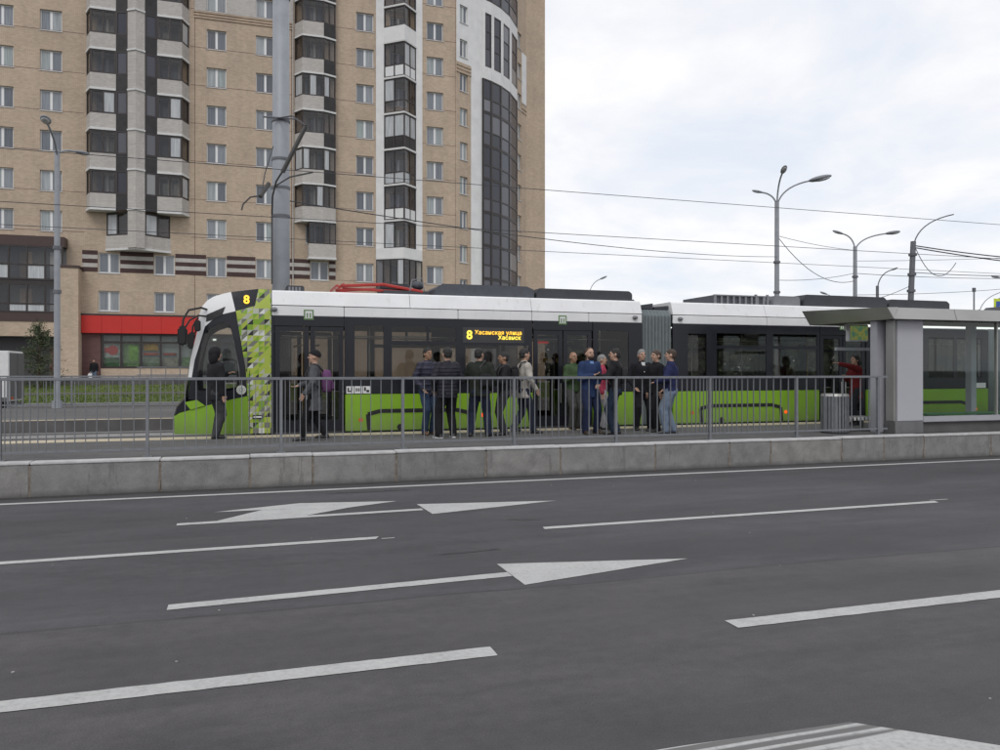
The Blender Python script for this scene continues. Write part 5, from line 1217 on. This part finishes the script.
# ================================================================== PEOPLE
REM = []                                              # (object, voxel, smoothing, extra mesh joined afterwards)
def ik(a, t, l1, l2, pole):
    d = t-a; D = min(d.length, l1+l2-.004); u = d.normalized(); x = (l1*l1-l2*l2+D*D)/(2*D); y = math.sqrt(max(0, l1*l1-x*x))
    p = (pole-u*pole.dot(u)).normalized(); return a+u*x+p*y, a+u*D
ARM = dict(down=(.25, .03, .86), pocket=(.215, .13, .95), clasp=(.045, .24, 1.02), gesture=(.14, .33, 1.2), phone=(.10, .30, 1.26), chest=(.08, .24, 1.2),
           raise_=(.10, .56, 1.56), back=(.27, -.16, .92), fwd=(.26, .16, .93), bag=(.17, .16, 1.28), hold=(.14, .30, 1.08))
def person(label, loc, heading, h, legs=((.10, 0), (.10, 0)), arms=('down', 'down'), top=(.02, .02, .02), pants=(.02, .02, .025), shoes=(.02, .018, .018), sole=None,
           hair='hair_black', hairstyle='short', hem=.82, puff=0., flare=0., skin=0, look=0., shirt=None, beard=False, jmat=None, female=False, bulk=1.0, lean=0., calf=None):
    k_ = h/1.75
    root = thing('person', label, 'person', loc, 'people waiting on the tram platform', rz=R(heading-90)); root.scale = (k_, k_, k_)
    ORG[root.name] = Vector((0, 0, 0))
    V = Vector; skn = SK[skin]; sw = .185*(0.9 if female else 1)
    lv_ = V((0, lean, 0))
    body, jac, tro, extra = MB(), MB(), MB(), MB()
    yaw = Matrix.Rotation(R(look), 3, 'Z'); hc = V((0, lean*1.2+.01, 1.50))
    def H(p): return hc+yaw @ ((V(p)-V((0, .01, 1.50)))*1.09)
    # head
    def hell(c, r): body.ell(H(c), tuple(q*1.09 for q in r), 12, 8, yaw)
    hell((0, 0, 1.645), (.076, .096, .105)); hell((0, .028, 1.575), (.056, .062, .055)); hell((0, .07, 1.665), (.055, .03, .02))
    body.cone(H((0, .088, 1.65)), .009, H((0, .115, 1.613)), .014, 8)
    for s in (-1, 1): hell((s*.078, -.005, 1.625), (.012, .022, .032)); hell((s*.038, .066, 1.60), (.022, .02, .022))
    hell((0, .082, 1.573), (.026, .014, .012)); hell((0, .07, 1.54), (.022, .02, .018))
    body.cone(V((0, lean-.01, 1.38)), .06, H((0, -.005, 1.57)), .056, 10)
    # torso and limbs under the clothes
    body.ell(lv_*.6+V((0, 0, 1.2)), (.14, .09, .26)); body.ell(V((0, 0, .93)), (.13, .09, .12))
    # legs
    for s, (fx, fy) in zip((-1, 1), legs):
        hip = V((s*.09, 0, .9)); an = V((s*fx, fy, .085+(.03 if fy < -.16 else 0)))
        kn, an = ik(hip, an, .425, .42, V((s*.08, 1, 0)))
        body.cone(hip, .06, kn, .045); body.cone(kn, .042, an, .035)
        tro.cone(hip, .108*bulk, kn, .086*bulk); tro.cone(kn, .084*bulk, an+V((0, 0, -.01)), .073 if not calf else .048)
        tro.ell(hip+V((-s*.01, -.03, -.01)), (.1*bulk, .11*bulk, .12))
        toe = R(-s*12); m3 = Matrix.Rotation(toe, 3, 'Z'); rg = []
        for y, hw, zt in ((-.085, .022, .05), (-.075, .034, .08), (-.02, .04, .105), (.05, .042, .085), (.11, .046, .06), (.165, .042, .048), (.195, .024, .032)):
            rg.append([V((an.x, an.y, 0))+m3 @ V((hw*q[0], y, an.z-.085+q[1]*zt)) for q in ((-.9, .02), (.9, .02), (1, .3), (.75, .8), (.3, 1), (-.3, 1), (-.75, .8), (-1, .3))])
        so_ = MB().rings(rg).build('shoe', plain('shoe_leather', shoes, .45), root, smooth=True)
        if sole: MB().rings([[V((p.x, p.y, an.z-.085+z)) for p in (V((an.x, an.y, 0))+m3 @ V((hw, y, 0)) for y, hw in ((-.09, -.03), (-.09, .03), (.05, .048), (.17, .044), (.2, .0), (.17, -.044), (.05, -.048)))] for z in (-.002, .026)]).build('sole', plain('sole', sole, .6), so_)
    tro.ell(V((0, 0, .93)), (.158*bulk, .112*bulk, .12))
    # arms
    for s, nm in zip((-1, 1), arms):
        a = ARM[nm] if isinstance(nm, str) else nm
        sh_ = V((s*sw, lean, 1.40)); wr = V((s*a[0] if isinstance(nm, str) else a[0], a[1]+lean*.6, a[2]))
        el_, wr = ik(sh_, wr, .285, .255, V((s*.95, -1, -.3)))
        body.cone(sh_, .045, el_, .038); body.cone(el_, .037, wr, .026)
        jac.cone(sh_+V((-s*.015, 0, .0)), .088*bulk, el_, .07*bulk); jac.cone(el_, .068*bulk, wr, .052)
        if puff:
            for q in range(5):
                t_ = (q+.5)/5; jac.ell(sh_+(el_-sh_)*t_, (.072*bulk,)*3, 10, 6)
                if q < 4: jac.ell(el_+(wr-el_)*((q+.5)/4), (.06,)*3, 10, 6)
        d = (wr-el_).normalized(); side = V((0, 0, 1)).cross(d); side = side.normalized() if side.length > .1 else V((s, 0, 0)); nrm = side.cross(d)
        if abs(d.z) > .8: side = V((0, 1, 0)) if True else side; side = (side-d*side.dot(d)).normalized(); nrm = side.cross(d)
        rot = Matrix((side, nrm, d)).transposed()
        body.ell(wr+d*.055, (.04, .017, .056), 10, 7, rot); body.cone(wr-d*.02, .026, wr+d*.03, .025, 8)
        for q in range(4):
            L = (.062, .075, .08, .07)[q] if True else 0; b0 = wr+d*.095+side*(.029-.0195*q); c1 = b0+d*L*.5-nrm*s*.006; c2 = c1+d*L*.42-nrm*s*.022
            extra.tube([b0-d*.02, b0, c1, c2], [.0088, .009, .0082, .006], 6)
        tb = wr+d*.035+side*.035; extra.tube([wr+d*.02+side*.02, tb, tb+d*.035+side*.02, tb+d*.062+side*.018], [.011, .0115, .0095, .007], 6)
    # jacket torso
    f = bulk*1.08*(.93 if female else 1)
    prof = [(hem, .168+flare, .122+flare*.7), (hem+.02, .174+flare, .128+flare*.7), (1.0, .168+flare*.35, .124), (1.15, .176, .13), (1.28, .194*(.94 if female else 1), .138), (1.37, .2, .125), (1.43, .165, .1), (1.475, .095, .083), (1.515, .076, .078), (1.52, .06, .06)]
    rg = []
    zs = [hem+.0+i*(1.52-hem)/46 for i in range(47)]
    for z in zs:
        for (z0, a0, b0), (z1, a1, b1) in zip(prof, prof[1:]):
            if z0-1e-6 <= z <= z1+1e-6:
                t_ = (z-z0)/(z1-z0); a_, b_ = a0+(a1-a0)*t_, b0+(b1-b0)*t_; break
        m_ = f if z < 1.42 else 1
        if puff and z < 1.45: m_ *= 1+puff*(abs(math.sin((z-hem)*math.pi/.062))-.5)
        oy = lean*max(0, min(1, (z-.9)/.5))
        rg.append([V((a_*m_*math.cos(q*2*math.pi/20), oy+b_*m_*math.sin(q*2*math.pi/20)-.005, z)) for q in range(20)])
    jac.rings(rg)
    bo = body.build('body', skn, root, smooth=True); jo = jac.build('jacket', jmat or fab(top), root, smooth=True); to = tro.build('trousers', fab(pants), root, smooth=True)
    REM.append((bo, .0125, 2, extra)); REM.append((jo, .0155, 3 if not puff else 1, None)); REM.append((to, .017, 4, None))
    # face details and hair
    for s in (-1, 1): MB().ell(H((s*.031, .09, 1.648)), (.011, .006, .0065), 8, 5, yaw).build('eye', M['eye'], root); MB().ell(H((s*.032, .093, 1.668)), (.018, .006, .0045), 8, 5, yaw).build('eyebrow', M[hair] if hair else M['hair_black'], root)
    MB().ell(H((0, .093, 1.572)), (.022, .006, .006), 8, 5, yaw).build('mouth', M['lip'], root)
    if hairstyle != 'bald':
        bm = bmesh.new(); g = MB()
        sc2 = {'short': .965, 'beanie': 1.1, 'long': 1.06, 'receding': .97, 'hood': 1.17}[hairstyle]
        g.ell((0, -.008, 1.655), (.084*sc2, .105*sc2, .103*sc2), 26, 20)
        if hairstyle in ('short', 'receding'): g.ell((0, -.034, 1.612), (.075, .072, .078), 20, 14)
        if hairstyle in ('long', 'hood'): g.ell((0, -.045, 1.58), (.088*sc2, .07*sc2, .12*sc2), 14, 10)
        me = bpy.data.meshes.new('hair'); me.from_pydata([tuple(p) for p in g.v], [], g.f); bm.from_mesh(me)
        pn = {'short': ((0, .042, 1.655), (0, -.69, .73)), 'beanie': ((0, .02, 1.67), (0, -.35, .94)), 'long': ((0, .05, 1.66), (0, -.85, .52)), 'receding': ((0, -.005, 1.65), (0, -.85, .52)), 'hood': ((0, .055, 1.66), (0, -.97, .2))}[hairstyle]
        bmesh.ops.bisect_plane(bm, geom=bm.verts[:]+bm.edges[:]+bm.faces[:], plane_co=pn[0], plane_no=pn[1], clear_inner=True)
        if hairstyle in ('short', 'receding'): bmesh.ops.bisect_plane(bm, geom=bm.verts[:]+bm.edges[:]+bm.faces[:], plane_co=(0, -.06, 1.56), plane_no=(0, .3, .95), clear_inner=True)
        rr_ = random.Random(len(REM))
        for v in bm.verts:
            d_ = (v.co-Vector((0, -.01, 1.64))).normalized(); v.co += d_*(mnoise.noise(v.co*34+Vector((len(REM), 0, 0)))*(.009 if hairstyle in ('short', 'long', 'receding') else .003)+rr_.gauss(0, .0015)); v.co = H(v.co)
        bmesh.ops.holes_fill(bm, edges=[e_ for e_ in bm.edges if len(e_.link_faces) == 1], sides=0); bmesh.ops.recalc_face_normals(bm, faces=bm.faces)
        bm.to_mesh(me); bm.free(); me.polygons.foreach_set('use_smooth', [True]*len(me.polygons))
        nm = {'beanie': 'beanie', 'hood': 'hood'}.get(hairstyle, 'hair'); me.name = nm
        me.materials.append(M[hair] if nm == 'hair' else fab(top if nm == 'hood' else (.018, .018, .02)))
        ho = bpy.data.objects.new(nm, me); COL.objects.link(ho); ho.parent = root
    if beard: MB().ell(H((0, .036, 1.562)), (.062, .068, .052), 12, 8, yaw).build('beard', M[hair], root, smooth=True)
    if shirt:
        MB().add([(-.045, .085, 1.49), (.045, .085, 1.49), (.01, .156, 1.27), (-.01, .156, 1.27), (-.045, .04, 1.49), (.045, .04, 1.49), (.01, .1, 1.27), (-.01, .1, 1.27)], [(0, 3, 2, 1), (4, 5, 6, 7), (0, 1, 5, 4), (1, 2, 6, 5), (2, 3, 7, 6), (3, 0, 4, 7)]).build('shirt', fab(shirt), root)
    return root
def backpack(label, owner, c, size=(.3, .17, .42), off=(0, -.215, 1.2), straps=True, one=False):
    t = thing('backpack' if not one else 'shoulder_bag', label, 'backpack' if not one else 'bag', owner.location.copy(), 'bags carried on the platform'); t.rotation_euler = owner.rotation_euler; t.scale = owner.scale
    ORG[t.name] = Vector((0, 0, 0)); x, y, z = off; a, b, c_ = size; m = fab(c)
    rg = []
    for q, s in ((0, .8), (.08, .97), (.5, 1.02), (.85, .92), (.97, .7), (1, .35)):
        zz_ = z-c_/2+c_*q; rg.append([Vector((x+a/2*s*(abs(math.cos(w_))**.6)*math.copysign(1, math.cos(w_)), y+b/2*s*(abs(math.sin(w_))**.6)*math.copysign(1, math.sin(w_)), zz_)) for w_ in [2*math.pi*i/16+.01 for i in range(16)]])
    MB().rings(rg).build('bag', m, t, smooth=True)
    MB().box(x-a*.36, y-b/2-.045, z-c_*.4, x+a*.36, y-b/2+.02, z+.0).build('pocket', m, t, bevel=.025)
    for s in ((-1, 1) if not one else (1,)):
        if one: pts = [(x-.02, y+.06, z+.05), (.02, -.155, 1.38), (.115, -.06, 1.5), (.10, .06, 1.48), (-.05, .155, 1.25), (-.19, .08, 1.02)]
        else: pts = [(x+s*.09, y+.06, z+c_*.40), (s*.115, -.09, 1.475), (s*.12, .0, 1.5), (s*.125, .1, 1.43), (s*.13, .155, 1.3), (s*.165, .10, 1.12), (s*.15, y+.08, z-c_*.3)]
        MB().tube([Vector(p) for p in pts], .017, 6).build('strap', M['leather'], t, smooth=True)
    return t
PZ = .475
p = person('person in black jacket with dark hood facing the tram cab', (-.6, 16.35, PZ), 30, 1.74, ((.09, .05), (.09, -.04)), ('phone', 'down'), (.020, .020, .023), (.05, .05, .055), hairstyle='hood', hem=.74, bulk=1.05)
p = person('person in long grey coat and black beanie walking left', (1.2, 15.35, PZ), 172, 1.68, ((.08, .22), (.08, -.2)), ('fwd', 'hold'), (.085, .087, .095), (.012, .012, .014), (.014, .013, .013), hairstyle='beanie', hem=.58, flare=.05, female=True, calf=True)
backpack('purple backpack on the back of the grey coated walker', p, (.13, .055, .135), (.32, .2, .44), (0, -.24, 1.17))
p = person('smiling man in striped dark puffer jacket and blue jeans facing the camera', (3.55, 16.05, PZ), -70, 1.77, ((.11, 0), (.1, .04)), ('pocket', 'pocket'), (.035, .036, .06), (.035, .055, .10), (.12, .07, .045), skin=1, puff=.05, hem=.80, jmat=quilt((.022, .023, .042), (.055, .055, .08)))
p = person('man in black quilted puffer jacket seen from behind, shoes with white soles', (3.72, 15.05, PZ), 98, 1.75, ((.17, 0), (.15, .06)), ('pocket', 'pocket'), (.017, .017, .024), (.014, .014, .016), sole=(.6, .6, .6), puff=.055, hem=.78, bulk=1.13, jmat=quilt((.017, .017, .025)))
p = person('man in dark olive jacket and navy jeans, legs apart, back to camera', (4.42, 15.2, PZ), 68, 1.75, ((.19, 0), (.17, .04)), ('hold', 'pocket'), (.024, .028, .022), (.022, .028, .05), look=-30, hem=.80, bulk=1.1)
backpack('black shoulder bag hanging behind the man in olive jacket', p, (.018, .018, .02), (.26, .12, .28), (.14, -.18, 1.12), one=True)
p = person('dark haired man in black jacket turned left in profile', (5.0, 15.42, PZ), 176, 1.68, ((.09, .03), (.1, -.04)), ('hold', 'hold'), (.018, .018, .02), (.04, .04, .045), hem=.82, skin=1)
backpack('black backpack worn by the profile man facing left', p, (.015, .015, .017), (.3, .2, .44), (0, -.22, 1.18))
p = person('man in light beige jacket with black straps striding right', (5.52, 15.7, PZ), 4, 1.76, ((.08, -.18), (.08, .2)), ('back', 'fwd'), (.40, .37, .33), (.022, .026, .042), hem=.74, flare=.015, lean=.03)
backpack('slim black backpack strapped over the beige jacket', p, (.016, .016, .018), (.27, .12, .36), (0, -.19, 1.22))
p = person('bald man in green shirt and grey trousers gesturing near the tram door', (7.0, 16.5, PZ), -75, 1.72, ((.14, 0), (.1, .07)), ('gesture', 'chest'), (.055, .09, .042), (.075, .075, .072), hairstyle='bald', skin=1, hem=.84, bulk=1.06)
p = person('man in blue suit jacket over light blue shirt facing the camera', (6.82, 15.2, PZ), -82, 1.78, ((.16, .0), (.15, .08)), ('clasp', 'chest'), (.024, .042, .105), (.019, .026, .062), (.05, .03, .022), hair='hair_brown', hairstyle='receding', shirt=(.16, .27, .50), beard=True, hem=.74, bulk=1.08)
p = person('grey haired person in pink top and pale trousers smiling to the right', (7.62, 16.3, PZ), -30, 1.66, ((.09, .0), (.09, .06)), ('hold', 'down'), (.36, .05, .09), (.40, .39, .41), (.02, .02, .02), hair='hair_grey', female=True, hem=.86)
p = person('man in black leather jacket and dark jeans gesturing with his raised hand, back half turned', (7.28, 14.95, PZ), 150, 1.76, ((.08, .03), (.08, -.04)), ('gesture', 'down'), (.015, .015, .017), (.02, .03, .052), look=10, hem=.80, bulk=1.05)
backpack('dark bag slung over the shoulder of the man in black leather jacket', p, (.03, .03, .033), (.27, .13, .34), (.02, -.2, 1.22), one=True)
p = person('grey haired man in dark suit with open white collar', (8.38, 15.85, PZ), -95, 1.77, ((.20, 0), (.15, .05)), ('pocket', 'pocket'), (.016, .016, .02), (.018, .018, .022), hair='hair_grey', shirt=(.62, .62, .62), hem=.78, bulk=1.06)
p = person('man in dark jacket mostly hidden behind the one in navy sweater', (8.44, 15.3, PZ), 185, 1.74, ((.1, .03), (.1, -.03)), ('down', 'down'), (.015, .015, .018), (.018, .018, .022), hair='hair_brown', hem=.82)
p = person('brown haired man in navy sweater and light washed jeans facing left', (8.45, 14.7, PZ), 150, 1.75, ((.13, .10), (.12, -.06)), ('hold', 'pocket'), (.022, .026, .075), (.17, .215, .29), (.03, .03, .032), hair='hair_brown', hem=.88, bulk=1.1)
p = person('person in red coat with one arm stretched left beside the shelter pillar', (14.1, 15.7, PZ), 172, 1.68, ((.09, .02), (.09, -.02)), ('raise_', 'chest'), (.15, .018, .02), (.03, .03, .035), hairstyle='long', female=True, hem=.66, flare=.03)
p = person('pedestrian in black jacket walking in front of the shop', (-10.75, 64.2, .85), -80, 1.76, ((.09, .08), (.09, -.08)), ('down', 'down'), (.015, .015, .017), (.09, .12, .16), hem=.8); p['group'] = 'pedestrians by the shop'
b_ = thing('carrier_bag', 'white carrier bag held by the pedestrian near the shop', 'bag', (-11.0, 64.1, 1.4)); MB().box(-11.12, 64.02, 1.22, -10.84, 64.14, 1.56).build('bag', M['swhite'], b_, bevel=.03); MB().tube([(-11.06, 64.08, 1.55), (-10.98, 64.08, 1.68), (-10.9, 64.08, 1.55)], .01, 6).build('handle', M['swhite'], b_)
p = person('passenger in teal jacket sitting behind the glass near the shelter pillar', (17.95, 18.75, .52), 200, 1.66, ((.1, .3), (.1, .3)), ('clasp', 'clasp'), (.02, .14, .13), (.03, .03, .035), hem=.85); p['group'] = 'passengers inside the tram'
# turn the joined volumes into single smooth surfaces
for o, vx, sm, ex in REM:
    m_ = o.modifiers.new('remesh', 'REMESH'); m_.mode = 'VOXEL'; m_.voxel_size = vx; m_.use_smooth_shade = True
    m_ = o.modifiers.new('smooth', 'SMOOTH'); m_.factor = .5; m_.iterations = sm
bpy.context.view_layer.update()
dg = bpy.context.evaluated_depsgraph_get()
new = [bpy.data.meshes.new_from_object(o.evaluated_get(dg)) for o, *_ in REM]
for (o, vx, sm, ex), me in zip(REM, new):
    o.modifiers.clear(); mat = o.data.materials[0]
    if ex and ex.v:
        bm = bmesh.new(); bm.from_mesh(me); vv = [bm.verts.new(p_) for p_ in ex.v]
        for f in ex.f: bm.faces.new([vv[i] for i in f])
        bmesh.ops.recalc_face_normals(bm, faces=bm.faces); bm.to_mesh(me); bm.free()
    if o.name.startswith(('jacket', 'trousers')):
        kz = 5.0 if o.name.startswith('trousers') else 8.0; ph = Vector((len(me.vertices) % 17, 3, 1))
        nrms = [tuple(v.normal) for v in me.vertices]
        for v, nv in zip(me.vertices, nrms):
            c_ = v.co; q = mnoise.noise(Vector((c_.x*11, c_.y*11, c_.z*kz))+ph)*.010+mnoise.noise(Vector((c_.x*24, c_.y*24, c_.z*17))+ph)*.0045
            v.co = c_+Vector(nv)*q
    me.name = o.name; o.data = me
    if not me.materials: me.materials.append(mat)
    me.polygons.foreach_set('use_smooth', [True]*len(me.polygons))
